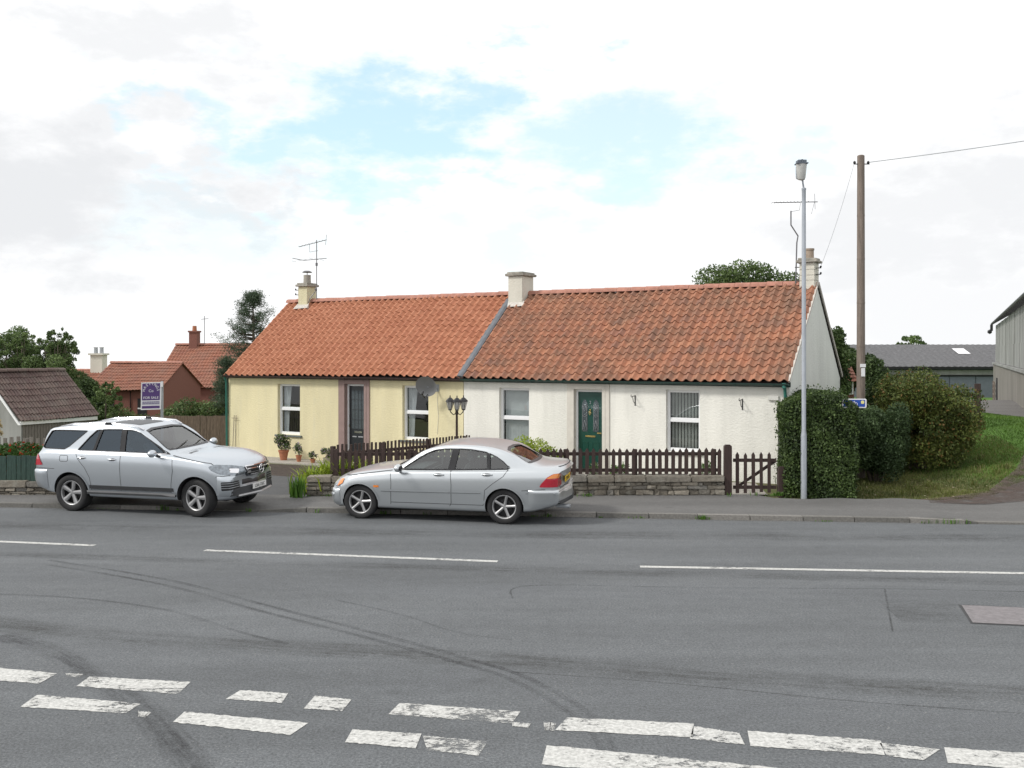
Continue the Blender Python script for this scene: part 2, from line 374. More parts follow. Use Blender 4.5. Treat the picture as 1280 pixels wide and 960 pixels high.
M['aerial'] = pm('aerial_metal', (.16,.16,.17), .5, .5, var=.1)
M['fence'] = pm('brown_stained_wood', (.046,.028,.024), .8, var=.4, scale=9, bmp=.4, bscale=40, stretch=(8,8,1))
M['fenceold'] = pm('weathered_wood', (.115,.085,.06), .9, var=.45, scale=5, bmp=.4, stretch=(6,6,1))
M['fencegrey'] = pm('grey_wood', (.17,.155,.14), .9, var=.4, scale=6, bmp=.4, stretch=(6,6,1))
M['fencegreen'] = pm('green_stained_wood', (.030,.062,.050), .8, var=.4, scale=7, bmp=.4, stretch=(8,8,1))
M['polew'] = pm('creosoted_pole', (.19,.155,.13), .9, var=.35, scale=5, bmp=.5, stretch=(5,5,.5))
M['lampm'] = pm('galvanised_post', (.40,.43,.47), .5, .35, var=.12, scale=3)
M['lampglass'] = pm('lamp_bowl', (.45,.45,.43), .25, var=.15, scale=20)
M['blackm'] = pm('black_metal', (.02,.02,.022), .45, .2, var=.1)
M['terra'] = pm('terracotta', (.40,.16,.085), .85, var=.2, scale=12, bmp=.2)
M['potgrey'] = pm('stone_planter', (.34,.30,.25), .9, var=.2, scale=12)
M['purple'] = pm('sign_purple', (.075,.035,.16), .4, var=.05); M['signw'] = pm('sign_white', (.78,.78,.80), .4, var=.03)
M['signg'] = pm('sign_grey', (.42,.42,.50), .5, var=.1); M['blue'] = pm('sign_blue', (.01,.07,.38), .4, var=.05)
M['yellow'] = pm('sign_yellow', (.8,.75,.3), .5, var=.02)
M['brick'] = pm('red_brick', (.20,.085,.065), .9, var=.3, scale=20, bmp=.4)
M['concrete'] = pm('stained_concrete', (.20,.188,.165), .9, var=.35, scale=2.2, bmp=.3, stretch=(1,1,.18), dirt=((.11,.10,.085),.6))
M['sheet'] = pm('cement_sheet', (.27,.275,.265), .85, var=.28, scale=1.6, stretch=(1,1,.3), dirt=((.13,.13,.115),.7))
M['sheetd'] = pm('dark_cement_roof', (.115,.115,.12), .9, var=.35, scale=6)
M['slateblue'] = pm('grey_blue_doors', (.13,.15,.18), .7, var=.12)
M['bark'] = pm('bark', (.11,.09,.07), .95, var=.35, scale=12, bmp=.6, bscale=30)
M['grey'] = pm('grey_plastic', (.30,.31,.32), .5, var=.1); M['dish'] = pm('dish_grey', (.19,.195,.20), .5, var=.08)
M['netting'] = pm('green_netting', (.01,.22,.14), .7, var=.3, scale=8)
M['leaf_hedge'] = leafmat('hedge_leaf', (.020,.038,.012), (.075,.12,.03), (.13,.19,.06), .05)
M['leaf_dark'] = leafmat('dark_leaf', (.028,.052,.018), (.09,.135,.045))
M['leaf_mid'] = leafmat('tree_leaf', (.055,.095,.032), (.18,.25,.09))
M['leaf_pine'] = leafmat('pine_needle', (.04,.07,.042), (.12,.165,.10))
M['leaf_red'] = leafmat('autumn_bush_leaf', (.045,.07,.018), (.17,.20,.05), (.18,.11,.035), .08)
M['leaf_grn'] = leafmat('bright_leaf', (.04,.10,.015), (.13,.26,.04))
M['leaf_lime'] = leafmat('lime_leaf', (.16,.24,.02), (.36,.44,.05))
M['leaf_bean'] = leafmat('bean_leaf', (.025,.07,.015), (.09,.17,.04), (.45,.04,.015), .07)
M['leaf_pot'] = leafmat('pot_plant_leaf', (.05,.09,.03), (.16,.22,.08), (.42,.33,.42), .14)
M['leaf_blue'] = leafmat('blue_green_leaf', (.03,.055,.022), (.09,.14,.055))
M['straw'] = leafmat('pampas_plume', (.42,.33,.16), (.62,.52,.30))
M['grassb'] = leafmat('grass_blade', (.075,.10,.024), (.20,.22,.06), (.24,.20,.10), .16)
M['grassg'] = leafmat('fresh_grass_blade', (.06,.12,.018), (.13,.23,.04))
M['litter'] = leafmat('dry_leaf', (.30,.22,.12), (.62,.55,.42))
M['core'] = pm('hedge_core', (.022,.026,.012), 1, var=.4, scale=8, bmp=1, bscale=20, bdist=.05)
# car materials
def m_silver(name, col, rough=.29):
    m, t, b, o = newmat(name); b.inputs['Base Color'].default_value = (*col,1); b.inputs['Metallic'].default_value = .8
    b.inputs['Roughness'].default_value = rough; b.inputs['Coat Weight'].default_value = .35; b.inputs['Coat Roughness'].default_value = .05; b.inputs['Coat IOR'].default_value = 1.4
    return m
M['paint'] = m_silver('silver_car_paint', (.61,.64,.66)); M['paint2'] = m_silver('pale_silver_car_paint', (.57,.61,.65))
M['rubber'] = pm('tyre_rubber', (.018,.018,.019), .8, var=.3, scale=8); M['alloy'] = pm('alloy_rim', (.36,.36,.365), .38, .6, var=.1)
M['alloyd'] = pm('brake_dark', (.03,.03,.032), .6, .3); M['trim'] = pm('black_trim', (.015,.015,.017), .35, var=.08)
M['trimm'] = pm('matt_black_trim', (.03,.032,.035), .7, var=.1)
M['gap'] = pm('panel_gap', (.05,.052,.056), .8, var=0); M['cabin'] = pm('cabin_dark', (.022,.022,.024), .85, var=.1)  # panel joint colour, also used for the shade strip painted under the side moulding
M['seatm'] = pm('grey_seat', (.11,.11,.115), .8, var=.1)
M['carglass'] = m_glass('car_glass', (.74,.84,.82), .13); M['carglassd'] = m_glass('tinted_car_glass', (.14,.18,.25), .10, .01, (.72,.86,1)); M['carglassb'] = m_glass('blue_car_glass', (.36,.46,.56), .11, .01, (.75,.88,1))
M['tail'] = pm('red_lens', (.42,.012,.03), .15, coat=1, var=.15, scale=25); M['amber'] = pm('amber_lens', (.75,.22,.02), .15, coat=1, var=.1)
M['lens'] = pm('clear_lens', (.24,.27,.30), .08, .5, coat=1, var=.6, scale=16); M['plate'] = pm('plate_white', (.75,.75,.74), .4, var=.03)
M['platey'] = pm('plate_yellow', (.72,.48,.03), .4, var=.03)
# ============================================================ SETTING
def sheet_grid(name, xs, ys, zf, mat):
    vs = [(x, y, zf(x, y)) for y in ys for x in xs]; n = len(xs)
    fs = [(j*n+i, j*n+i+1, (j+1)*n+i+1, (j+1)*n+i) for j in range(len(ys)-1) for i in range(n-1)]
    mb = MB().add(vs, fs); return put(mb.build(name, mat, smooth=True), kind='structure')
def axis(a, b, fine0, fine1, step, far=1.35):
    l = list(np.arange(fine0, fine1+1e-6, step)); s = step
    while l[-1] < b: s *= far; l.append(min(b, l[-1]+s))
    s = step
    while l[0] > a: s *= far; l.insert(0, max(a, l[0]-s))
    return l
def ykerb(x): return 18.03-.1033*x
YW = 20.1
def m_ground():
    m, t, b, o = newmat('ground_turf'); c = coords(t)
    n = noise(t, c, 1.1, 6, .7); f = noise(t, c, 35, 4, .8)
    g = ramp(t, n, [(.3,(.115,.10,.05)),(.5,(.10,.105,.036)),(.7,(.075,.12,.026))])
    x = t.nodes.new('ShaderNodeSeparateXYZ'); t.links.new(c, x.inputs[0])
    fr = t.nodes.new('ShaderNodeMath'); fr.operation = 'ADD'; t.links.new(x.outputs[0], fr.inputs[0]); 
    yy = t.nodes.new('ShaderNodeMath'); yy.operation='MULTIPLY'; yy.inputs[1].default_value=.75; t.links.new(x.outputs[1], yy.inputs[0]); t.links.new(yy.outputs[0], fr.inputs[1])
    g = mixc(t, mrange(t, fr.outputs[0], 26.6, 28.6), g, (.075,.16,.02))
    g = mixc(t, .5, g, ramp(t, f, [(.3,(.2,.2,.2)),(.7,(.8,.8,.8))]), 'OVERLAY')
    t.links.new(g, b.inputs['Base Color']); b.inputs['Roughness'].default_value = .95; bump(t, b, f, .6, .03); return m
M['ground'] = m_ground()
gx = axis(-900, 900, -26, 32, .5); gy = axis(-60, 1500, 16, 62, .5)
sheet_grid('ground', gx, gy, lambda x, y: H(x, y) if y > YW-.4 else H(x, y)-.06, M['ground'])
# road: one sheet up to the kerb line
rx = axis(-400, 400, -24, 24, 2.0)
vs = []; fs = []
for i, x in enumerate(rx): vs += [(x, -60, 0), (x, 5, 0), (x, 12, 0), (x, max(ykerb(x), 14.0) if x < 30 else 14.9, 0)]
for i in range(len(rx)-1):
    for k in range(3): fs.append((i*4+k, (i+1)*4+k, (i+1)*4+k+1, i*4+k+1))
put(MB().add(vs, fs).build('road', M['road']), kind='structure')
# pavement
px_ = list(np.arange(-60, 10.2, .23)); vs = []; fs = []
def pz(x): return .075-.06*ss(-6.6, -6.1, x)*(1-ss(-4.6, -4.0, x))-.055*ss(7.7, 8.4, x)
for x in px_: vs += [(x, ykerb(x)+.13, pz(x)), (x, (ykerb(x)+YW)/2, max(pz(x),.05-.03*ss(7.5,9,x))), (x, YW+(.25 if x < 5.3 else -.3+.08*math.sin(x*5)), .06-.03*ss(7.5,9,x))]
for i in range(len(px_)-1):
    for k in range(2): fs.append((i*3+k, (i+1)*3+k, (i+1)*3+k+1, i*3+k+1))
put(MB().add(vs, fs).build('pavement', M['pave']), kind='structure')
# kerb stones
mb = MB(); x = -60
while x < 11.5:
    L_ = random.uniform(.86, .95) if x > -25 else 3; x1 = min(x+L_, 8.2) if x < 8.15 else x+L_; g = .008
    h = pz((x+x1)/2)+.006+random.uniform(-.004,.004); dy = random.uniform(-.008,.008)
    y0, y1 = ykerb(x)+dy, ykerb(x1)+dy
    h = h if x < 8.15 else (.032 if x < 9 else .016); ha = pz(x)+.005 if x < 8.1 else h; hb = pz(x1)+.005 if x < 8.1 else h
    mb.add([(x+g,y0,-.1),(x1-g,y1,-.1),(x1-g,y1+.16,-.1),(x+g,y0+.16,-.1),(x+g,y0+.012,ha),(x1-g,y1+.012,hb+random.uniform(-.004,.004)),(x1-g,y1+.16,hb),(x+g,y0+.16,ha)],
           [(0,1,5,4),(1,2,6,5),(2,3,7,6),(3,0,4,7),(4,5,6,7)], 0, (random.random(), 0)); x = x1
put(mb.build('kerb', M['kerb'], bevel=0), kind='structure')
# gutter dirt line along the kerb
def ribbon(name, pts, w, z, mat, kind='structure', segs=1):
    pts = [Vector((p[0], p[1], 0)) for p in pts]; vs = []
    ws = w if isinstance(w, (list,tuple)) else [w]*len(pts)
    for i, p in enumerate(pts):
        d = (pts[min(i+1,len(pts)-1)]-pts[max(i-1,0)]).normalized(); n = Vector((-d.y, d.x, 0))
        for s in (-1, 1):
            q = p+n*s*ws[i]/2; vs.append((q.x, q.y, z(q.x,q.y) if callable(z) else z))
    fs = [(2*i, 2*i+1, 2*i+3, 2*i+2) for i in range(len(pts)-1)]; L_ = [0]
    for i in range(1, len(pts)): L_.append(L_[-1]+(pts[i]-pts[i-1]).length)
    return put(MB().add(vs, fs, 0, [[(L_[i],0),(L_[i],1),(L_[i+1],1),(L_[i+1],0)] for i in range(len(pts)-1)]).build(name, mat, fix=False), kind=kind)
def smooth_path(pts, n=10):
    out = []; P = [Vector(p).to_3d() if len(p) == 2 else Vector(p) for p in pts]
    for i in range(len(P)-1):
        p0 = P[max(i-1,0)]; p1 = P[i]; p2 = P[i+1]; p3 = P[min(i+2,len(P)-1)]
        for k in range(n):
            t = k/n; out.append(.5*((2*p1)+(p2-p0)*t+(2*p0-5*p1+4*p2-p3)*t*t+(3*p1-p0-3*p2+p3)*t**3))
    out.append(P[-1]); return out
ribbon('kerbside_dirt', [(x, ykerb(x)-.07) for x in np.arange(-24, 8.3, .8)], .13, .003, M['grit'])
# white lines in the middle of the road
def gp(px, py): v = G(px, py); return (v.x, v.y)
for a, b in (((-150,671),(118,682)), ((256,688),(622,702)), ((800,708.5),(1460,720))):
    p = [Vector(gp(*a)).lerp(Vector(gp(*b)), k/12) for k in range(13)]
    ribbon('centre_line', p, .12, .004, M['mark'])
# worn give way dashes
def quad(name, pts, z, mat, kind='structure', sub=30):
    c = [Vector(gp(*p)) for p in pts]; vs = []; fs = []
    for i in range(sub+1):
        for k in range(2):
            q = (c[0].lerp(c[1], i/sub) if k == 0 else c[3].lerp(c[2], i/sub)); vs.append((q.x+random.uniform(-.006,.006), q.y+random.uniform(-.009,.009), z))
    for i in range(sub): fs.append((2*i, 2*i+2, 2*i+3, 2*i+1))
    return put(MB().add(vs, fs).build(name, mat), kind=kind)
dash = [((-60,830),(72,842),(48,855),(-60,846),0), ((112,846),(238,853),(222,868),(96,858),0), ((300,863),(360,867),(352,879),(283,874),0), ((394,870),(439,875),(428,889),(380,886),0),
        ((500,879),(650,890),(640,905),(486,893),1), ((708,897),(868,905),(866,922),(694,913),0), ((866,908),(925,917),(930,931),(862,924),1), ((935,914),(1100,926),(1105,944),(938,933),0), ((1100,929),(1175,937),(1155,951),(1108,945),1), ((1181,935),(1330,945),(1340,968),(1184,954),0),
        ((-80,864),(-10,868),(-20,880),(-80,876),0), ((46,869),(176,880),(158,892),(26,884),0), ((230,890),(385,904),(362,919),(216,903),0), ((440,912),(526,918),(520,936),(432,928),0), ((528,920),(610,927),(598,945),(534,938),1), ((684,932),(1020,965),(1005,990),(678,956),0),
        ((172,889),(190,891),(182,897),(172,896),1), ((640,903),(664,905),(660,910),(640,908),1), ((680,903),(694,904),(692,914),(680,913),1), ((82,842),(104,843),(100,847),(84,846),1)]
for a, b, c, d, w in dash: quad('give_way_dash', (a, b, c, d), .004, M['markw' if w else 'mark'])
# tyre marks, patches, seams
def tm(pts, w, mat='tyremark', z=.0025, name='tyre_mark'):
    ribbon(name, [(v.x, v.y) for v in smooth_path([gp(*p) for p in pts], 8)], w, z, M[mat])
tm([(60,706),(200,730),(330,765),(450,795),(560,825),(640,850),(730,905),(760,960)], .10); tm([(60,700),(210,725),(345,760),(470,792),(580,822),(665,850),(745,900),(775,960)], .10)
tm([(-20,742),(100,748),(210,763),(300,790),(360,805)], .08); tm([(0,795),(60,812),(110,840),(170,880),(215,925),(250,965)], .34); tm([(420,750),(500,768),(570,790),(640,800)], .06, z=.002)
tm([(640,840),(760,848),(900,860),(1060,876),(1280,892)], .035, 'crackline', .003, 'road_seam'); tm([(1106,736),(1110,760),(1116,790)], .035, 'crackline', .003, 'road_seam')
tm([(640,748),(665,732),(900,735),(1106,736),(1290,740)], .035, 'crackline', .003, 'road_seam')
tm([(-100,768),(100,790),(330,806),(640,825),(900,845),(1280,868),(1500,880)], .6, 'chip', .002, 'chipping_band')
M['patch2'] = m_stain('lighter_wear', (.13,.137,.15), .4, (.35,1,1), 1.2)
def strip_patch(name, pts, z, mat):
    vs = [(*gp(*p), z) for p in pts]; put(MB().add(vs, [tuple(range(len(vs)))]).build(name, M[mat]), kind='structure')
tm([(1112,764),(1300,768),(1560,772)], 1.1, 'oil', .0015, 'road_patch')
tm([(-100,716),(200,722),(640,738),(1280,745),(1500,748)], 1.0, 'wheelpath', .0012, 'wheel_path'); tm([(-100,690),(300,702),(640,712),(1280,728),(1500,733)], .5, 'oil', .0014, 'wheel_path')
tm([(-100,800),(300,830),(640,858),(1280,905),(1500,920)], 1.1, 'wheelpath', .0013, 'wheel_path'); tm([(-100,655),(640,668),(1280,672),(1500,675)], .9, 'oil', .0013, 'wheel_path')
# manhole cover
mh = [G(1202,757), G(1330,760), G(1345,785), G(1216,779)]
t = thing('drain_cover', 'rectangular pale metal drain cover set into the road asphalt', 'drain cover', (mh[3].x, mh[3].y, 0))
u = (mh[2]-mh[3]).normalized(); w_ = Vector((-u.y, u.x, 0)); Lh, Wh = 1.15, (mh[0]-mh[3]).dot(w_)
t.rotation_euler = (0,0,math.atan2(u.y,u.x)); sk = (mh[0]-mh[3]).dot(u)
mb = MB(); mb.add([(-.03,-.03,.003),(Lh+.03,-.03,.003),(Lh+sk+.03,Wh+.03,.003),(sk-.03,Wh+.03,.003)], [(0,1,2,3)]); mb.build('frame', M['crack'], t)
mb = MB(); mb.add([(0,0,.008),(Lh,0,.008),(Lh+sk,Wh,.008),(sk,Wh,.008)], [(0,1,2,3)])
for k in range(9):
    f = (k+.5)/9
    for j in range(2):
        a, b = (.03+j*Lh/2, Lh/2-.03+j*Lh/2); z = .008
        yo = Wh*f; xo = sk*f; dy = (.03 if j else -.03)
        mb.add([(a+xo,yo-.012,z),(b+xo,yo-.012+dy,z),(b+xo,yo+.008+dy,z+.006),(a+xo,yo+.008,z+.006)], [(0,1,2,3)])
mb.build('cover', M['iron'], t)
# driveway, path, beds, lane
def drape(name, poly, mat, off=.02, step=.4, kind='structure'):
    xs = [p[0] for p in poly]; ys = [p[1] for p in poly]
    pts = [Vector((p[0],p[1])) for p in poly]; n0 = len(pts); e = [(i,(i+1)%n0) for i in range(n0)]
    for x in np.arange(min(xs), max(xs), step):
        for y in np.arange(min(ys), max(ys), step): pts.append(Vector((x+random.uniform(-.02,.02), y+random.uniform(-.02,.02))))
    vo, _, fo, *_ = delaunay_2d_cdt(pts, e, [list(range(n0))], 1, 1e-5)
    return put(MB().add([(v.x, v.y, H(v.x,v.y)+off) for v in vo], [tuple(f) for f in fo]).build(name, mat, smooth=True), kind=kind)
drape('driveway', [(-8.6,YW+.1),(-4.35,YW+.1),(-4.5,21.5),(-5.0,23.3),(-5.3,24.6),(-6.2,25.3),(-7.2,26.5),(-8.6,27)], M['drive'], .05)
drape('garden_bed', [(-6.2,25.2),(-5.4,24.8),(-4.6,26.5),(-5.5,27.5),(-6.6,28),(-8.6,28.6),(-8.7,26.8),(-7.2,26.5)], M['soil'], .045)
drape('garden_path', [(-5.3,24.4),(-4.9,23.6),(-4.1,25.4),(-3.4,27.2),(-4.8,28.4),(-5.5,27.4),(-4.6,26.4)], M['gravel'], .055)
drape('garden_bed', [(-4.85,23.4),(-4.3,21.0),(-3.4,21.0),(-3.2,25.4),(-4.0,25.2)], M['soil'], .05)
drape('garden_gravel', [(-3.5,20.6),(5.4,20.6),(5.6,22.4),(-3.3,27.5)], M['gravel'], .02)
lane_c = smooth_path([(11.4,16.9),(12.3,18.4),(14.5,21.6),(16.6,24.6),(17.0,27.5),(16.9,31),(17.9,36),(20.3,43),(24.5,54),(28,64)], 6)
lw = [4.6*(1+.75*max(0,1-i/12.)) for i in range(len(lane_c))]
def lane_sheet():
    vs = []; fs = []; n = 8
    for i, p in enumerate(lane_c):
        d = (lane_c[min(i+1,len(lane_c)-1)]-lane_c[max(i-1,0)]).normalized(); q = Vector((-d.y, d.x, 0))
        for k in range(n+1):
            r_ = p+q*(k/n-.5)*lw[i]*(1+.03*math.sin(i*2.1+k)); r_.y = max(r_.y, ykerb(r_.x)+.15)
            vs.append((r_.x, r_.y, max(H(r_.x, r_.y), .0)+.012+.018*ss(17, 21, r_.y)))
    for i in range(len(lane_c)-1):
        for k in range(n): fs.append((i*(n+1)+k, i*(n+1)+k+1, (i+1)*(n+1)+k+1, (i+1)*(n+1)+k))
    put(MB().add(vs, fs).build('lane', M['lane'], smooth=True), kind='structure')
lane_sheet()
M['mud'] = m_stain('lane_edge_mud', (.085,.06,.05), .95, ns=3)
drape('lane_verge_dirt', [(8.0,19.4),(9.3,19.2),(11.2,20.0),(12.9,22.4),(13.6,24.2),(13.0,24.5),(11.7,22.7),(10.2,20.9),(9.1,20.2),(8.2,19.8)], M['mud'], .04, .25)

# ============================================================ COTTAGES
Lc = Vector((-9.02, 31.1)); ex = Vector((.868, -.4966)).normalized(); CROT = math.atan2(ex.y, ex.x)
Lc = Vector((6.34,22.3))-ex*17.7
DEP, ZE, ZR, MIDX = 5.62, 2.37, 4.76, 8.86
def sx(px):
    k = (px-640)/FPX; return (k*Lc.y-Lc.x)/(ex.x-k*ex.y)
def sz(px, py):
    y = Lc.y+ex.y*sx(px); return EYE-(py-HOR)/FPX*y
def cpt(s, d, z): # cottage frame -> world
    m_ = Vector((-ex.y, ex.x)); p = Lc+ex*s+m_*d; return Vector((p.x, p.y, z))
def wall_face(mb, x0, x1, z0, z1, openings, depth=.17, y=0, m=0):
    xs = sorted({x0, x1, *[o[0] for o in openings], *[o[1] for o in openings]}); zs = sorted({z0, z1, *[o[2] for o in openings], *[o[3] for o in openings]})
    for i in range(len(xs)-1):
        for j in range(len(zs)-1):
            cx, cz = (xs[i]+xs[i+1])/2, (zs[j]+zs[j+1])/2
            if any(o[0] < cx < o[1] and o[2] < cz < o[3] for o in openings): continue
            mb.add([(xs[i],y,zs[j]),(xs[i+1],y,zs[j]),(xs[i+1],y,zs[j+1]),(xs[i],y,zs[j+1])], [(0,1,2,3)], m)
    for a, b, c, d in openings:
        D = y+depth
        mb.add([(a,y,c),(a,D,c),(a,D,d),(a,y,d)], [(0,1,2,3)], m); mb.add([(b,y,c),(b,y,d),(b,D,d),(b,D,c)], [(0,1,2,3)], m)
        mb.add([(a,y,d),(a,D,d),(b,D,d),(b,y,d)], [(0,1,2,3)], m); mb.add([(a,y,c),(b,y,c),(b,D,c),(a,D,c)], [(0,1,2,3)], m)
def tiles(mb, x0, x1, y0, z0, y1, z1, nx, ny, amp=.075, lap=.026, jit=.007, samp=6, m=0):
    prof = [.0, .04, .42, 1.0, 1.0, .35]
    n = nx*samp; sl = Vector((0, y1-y0, z1-z0)); L_ = sl.length; sl.normalize(); nr = Vector((0, -sl.z, sl.y))
    js = [[random.uniform(-jit, jit) for _ in range(nx+1)] for _ in range(ny)]; je = [[random.uniform(-jit*1.5, jit*1.5) for _ in range(nx+1)] for _ in range(ny)]
    sag = lambda x: -.016*math.sin(x*1.7)-.02*math.sin(x*.6+1)
    for j in range(ny):
        for r_ in range(3): pass
        vs = []; fs = []; uv = []
        for i in range(n+1):
            ti = min(i//samp, nx-1); h = prof[i % samp]*amp; x = x0+(x1-x0)*i/n
            base = Vector((x, y0, z0+sag(x)))
            a = base+sl*(L_*j/ny-.03+je[j][ti])+nr*(h+lap+js[j][ti]-.02); b_ = base+sl*(L_*j/ny-.03+je[j][ti])+nr*(h+lap+js[j][ti]); c_ = base+sl*(L_*(j+1)/ny)+nr*(h)
            vs += [a, b_, c_]
        for i in range(n):
            f = i/samp; ti = i//samp; fr = (i % samp)/samp
            u0, u1 = ti+.05+fr*.9, ti+.05+(fr+1/samp)*.9
            fs += [(3*i,3*i+3,3*i+4,3*i+1),(3*i+1,3*i+4,3*i+5,3*i+2)]
            uv += [[(u0,j+.1),(u1,j+.1),(u1,j+.2),(u0,j+.2)], [(u0,j+.2),(u1,j+.2),(u1,j+.9),(u0,j+.9)]]
        mb.add(vs, fs, m, uv)
def ridge(mb, x0, x1, y, z, r=.12, seg=.42, m=0):
    x = x0
    while x < x1-.05:
        xe = min(x+seg, x1); vs = []; dz = random.uniform(-.006,.006)
        for q, rr in ((x, r+.006), (xe-.012, r-.004)):
            for k in range(7):
                a = PI*k/6; vs.append((q, y+math.cos(a)*rr*1.15, z+dz+math.sin(a)*rr-.045))
        mb.add(vs, [(k,k+1,7+k+1,7+k) for k in range(6)]+[(0,1,2,3,4,5,6),(13,12,11,10,9,8,7)], m); x = xe
def window(parent, x0, x1, z0, z1, kind, sill='sill', y=.13, label=None):
    f = .065; mid = z0+(z1-z0)*.50
    mb = MB()
    for a in ((x0,x0+f,z0,z1),(x1-f,x1,z0,z1),(x0+f,x1-f,z0,z0+f+.02),(x0+f,x1-f,z1-f,z1),(x0+f,x1-f,mid-.035,mid+.035)): mb.box(a[0],a[1],y-.03,y+.04,a[2],a[3])
    for a in ((x0+f,x1-f,mid+.035,mid+.07),): mb.box(a[0]+.001,a[1]-.001,y-.015,y+.03,a[2],a[3])
    w = mb.build('window', M['upvc'], parent, bevel=.004)
    if label: w['label'] = label
    MB().add([(x0+f-.005,y+.005,z0+f),(x1-f+.005,y+.005,z0+f),(x1-f+.005,y+.005,z1-f),(x0+f-.005,y+.005,z1-f)],[(0,1,2,3)]).build('pane', M['pane'], w)
    MB().box(x0-.09,x1+.09,-.05,.1,z0-.06,z0-.004).build('sill', M[sill], w, bevel=.008)
    if kind in ('blind','blindd'):
        b = MB(); x = x0+f+.01
        while x < x1-f-.02:
            sw_ = .076 if kind == 'blind' else .052; b.add([(x,y+.10,z0+.05),(x+sw_,y+.13,z0+.05),(x+sw_,y+.13,z1-.04),(x,y+.10,z1-.04)],[(0,1,2,3)]); x += .082
        b.build('vertical_blind', M[kind], w)
    else:
        for s in ((0,.36) if kind == 'left' else (0,.33), ) if kind in ('left','both') else ():
            b = MB(); n = 26; vs = []
            wd = (x1-x0)*s[1]
            for zf in (0,.25,.45,1):
                pinch = 1 if zf > .5 else (.62+.2*zf if kind == 'left' else .75)
                for i in range(n+1): vs.append((x0+f+wd*pinch*i/n, y+.1+.025*math.sin(i*1.9), z0+.05+(z1-z0-.09)*zf))
            b.add(vs, [(r_*(n+1)+i, r_*(n+1)+i+1, (r_+1)*(n+1)+i+1, (r_+1)*(n+1)+i) for r_ in range(3) for i in range(n)]); b.build('curtain', M['lace'], w, smooth=True)
    return w
def chimney(parent, xc, yc, z0, z1, wx, wy, mat, copem, mortar=True):
    c = MB().box(xc-wx/2,xc+wx/2,yc-wy/2,yc+wy/2,z0,z1).build('chimney', mat, parent, bevel=.012)
    k = MB(); k.box(xc-wx/2-.07,xc+wx/2+.07,yc-wy/2-.07,yc+wy/2+.07,z1,z1+.07,tw=.006); k.box(xc-wx/2-.03,xc+wx/2+.03,yc-wy/2-.03,yc+wy/2+.03,z1+.07,z1+.12,tw=.01)
    k.build('coping', copem, c, bevel=.01)
    if mortar:
        f = MB(); sl_ = (ZR-ZE)/(DEP/2+.14)
        zf = ZE+(yc-wy/2+.14)*sl_
        f.add([(xc-wx/2-.1,yc-wy/2-.14,zf-.03),(xc+wx/2+.08,yc-wy/2-.10,zf-.0),(xc+wx/2+.05,yc-wy/2+.03,zf+.15),(xc-wx/2-.05,yc-wy/2+.03,zf+.15),(xc-wx/2-.1,yc-wy/2+.03,zf-.1),(xc+wx/2+.08,yc-wy/2+.03,zf-.1)],[(0,1,2,3),(0,3,4),(1,5,2),(2,5,4,3)])
        f.build('flashing', M['mortarpale'], c)
    return c
OV = .14
def cottage(name, label, x0, x1, wallm, tilem, ops, gut, gable_sides, nx):
    o = thing(name, label, 'cottage', (*Lc, 0), CROT)
    mb = MB(); wall_face(mb, x0, x1, -.35, ZE+.05, ops)
    mb.add([(x0,DEP,-.35),(x1,DEP,-.35),(x1,DEP,ZE),(x0,DEP,ZE)], [(0,1,2,3)])
    for s in (x0, x1):
        mb.add([(s,0,-.35),(s,DEP,-.35),(s,DEP,ZE-.05),(s,DEP/2,ZR-.06),(s,0,ZE-.05)], [(0,1,2,3,4)], 1 if s in gable_sides else 0)
    mb.build('wall', [wallm, M['gable'] if name.startswith('white') else wallm], o, fix=False)
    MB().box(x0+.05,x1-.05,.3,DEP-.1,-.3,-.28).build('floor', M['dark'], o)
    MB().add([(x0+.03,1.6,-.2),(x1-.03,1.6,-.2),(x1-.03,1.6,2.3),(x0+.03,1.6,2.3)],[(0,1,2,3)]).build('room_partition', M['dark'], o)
    r_ = MB(); a0 = x0-(.06 if x0 == 0 else 0); a1 = x1+(.03 if x1 > 17 else 0)
    tiles(r_, a0, a1, -OV, ZE-.03, DEP/2, ZR, nx, 15)
    # back slope mirrored
    b0 = len(r_.v); tiles(r_, a0, a1, -OV, ZE-.03, DEP/2, ZR, nx//2, 7, samp=6)
    for i in range(b0, len(r_.v)): v = r_.v[i]; r_.v[i] = (v[0], DEP-v[1], v[2])
    rf = r_.build('roof', tilem, o, smooth=35, fix=False)
    u_ = MB(); u_.add([(a0+.01,-OV+.03,ZE-.055),(a1-.01,-OV+.03,ZE-.055),(a1-.01,DEP/2,ZR-.03),(a0+.01,DEP/2,ZR-.03),(a0+.01,DEP+OV-.03,ZE-.055),(a1-.01,DEP+OV-.03,ZE-.055)], [(0,1,2,3),(3,2,5,4)])
    u_.build('underlay', M['under'], rf)
    k = MB(); ridge(k, a0, a1, DEP/2, ZR+.03); k.build('ridge_tiles', M['ridge'], rf, smooth=50)
    g = MB(); n = 8; vs = []
    for x in (a0, a1):
        for i in range(n+1):
            a = PI+PI*i/n; vs.append((x, -OV-.03+.055*math.cos(a), ZE-.055+.055*math.sin(a)))
    g.add(vs, [(i,i+1,n+2+i,n+1+i) for i in range(n)]); g.box(a0,a1,-.035,-.005,ZE-.14,ZE-.02)
    x = a0+.4
    while x < a1: g.box(x,x+.025,-OV-.09,-.02,ZE-.115,ZE-.10); x += .9
    g.build('gutter', gut, o, fix=False)
    return o, rf
def op(pxa, pxb, pya, pyb):
    a, b = sx(pxa), sx(pxb); zt = sz((pxa+pxb)/2, pya); zb = sz((pxa+pxb)/2, pyb); return (a, b, zb, zt)
w1 = op(347,375,480,543.5); w2 = op(503,535.5,482,550.5); w3 = op(624,661.5,485,561.5); w4 = op(832.5,875,487.5,565)
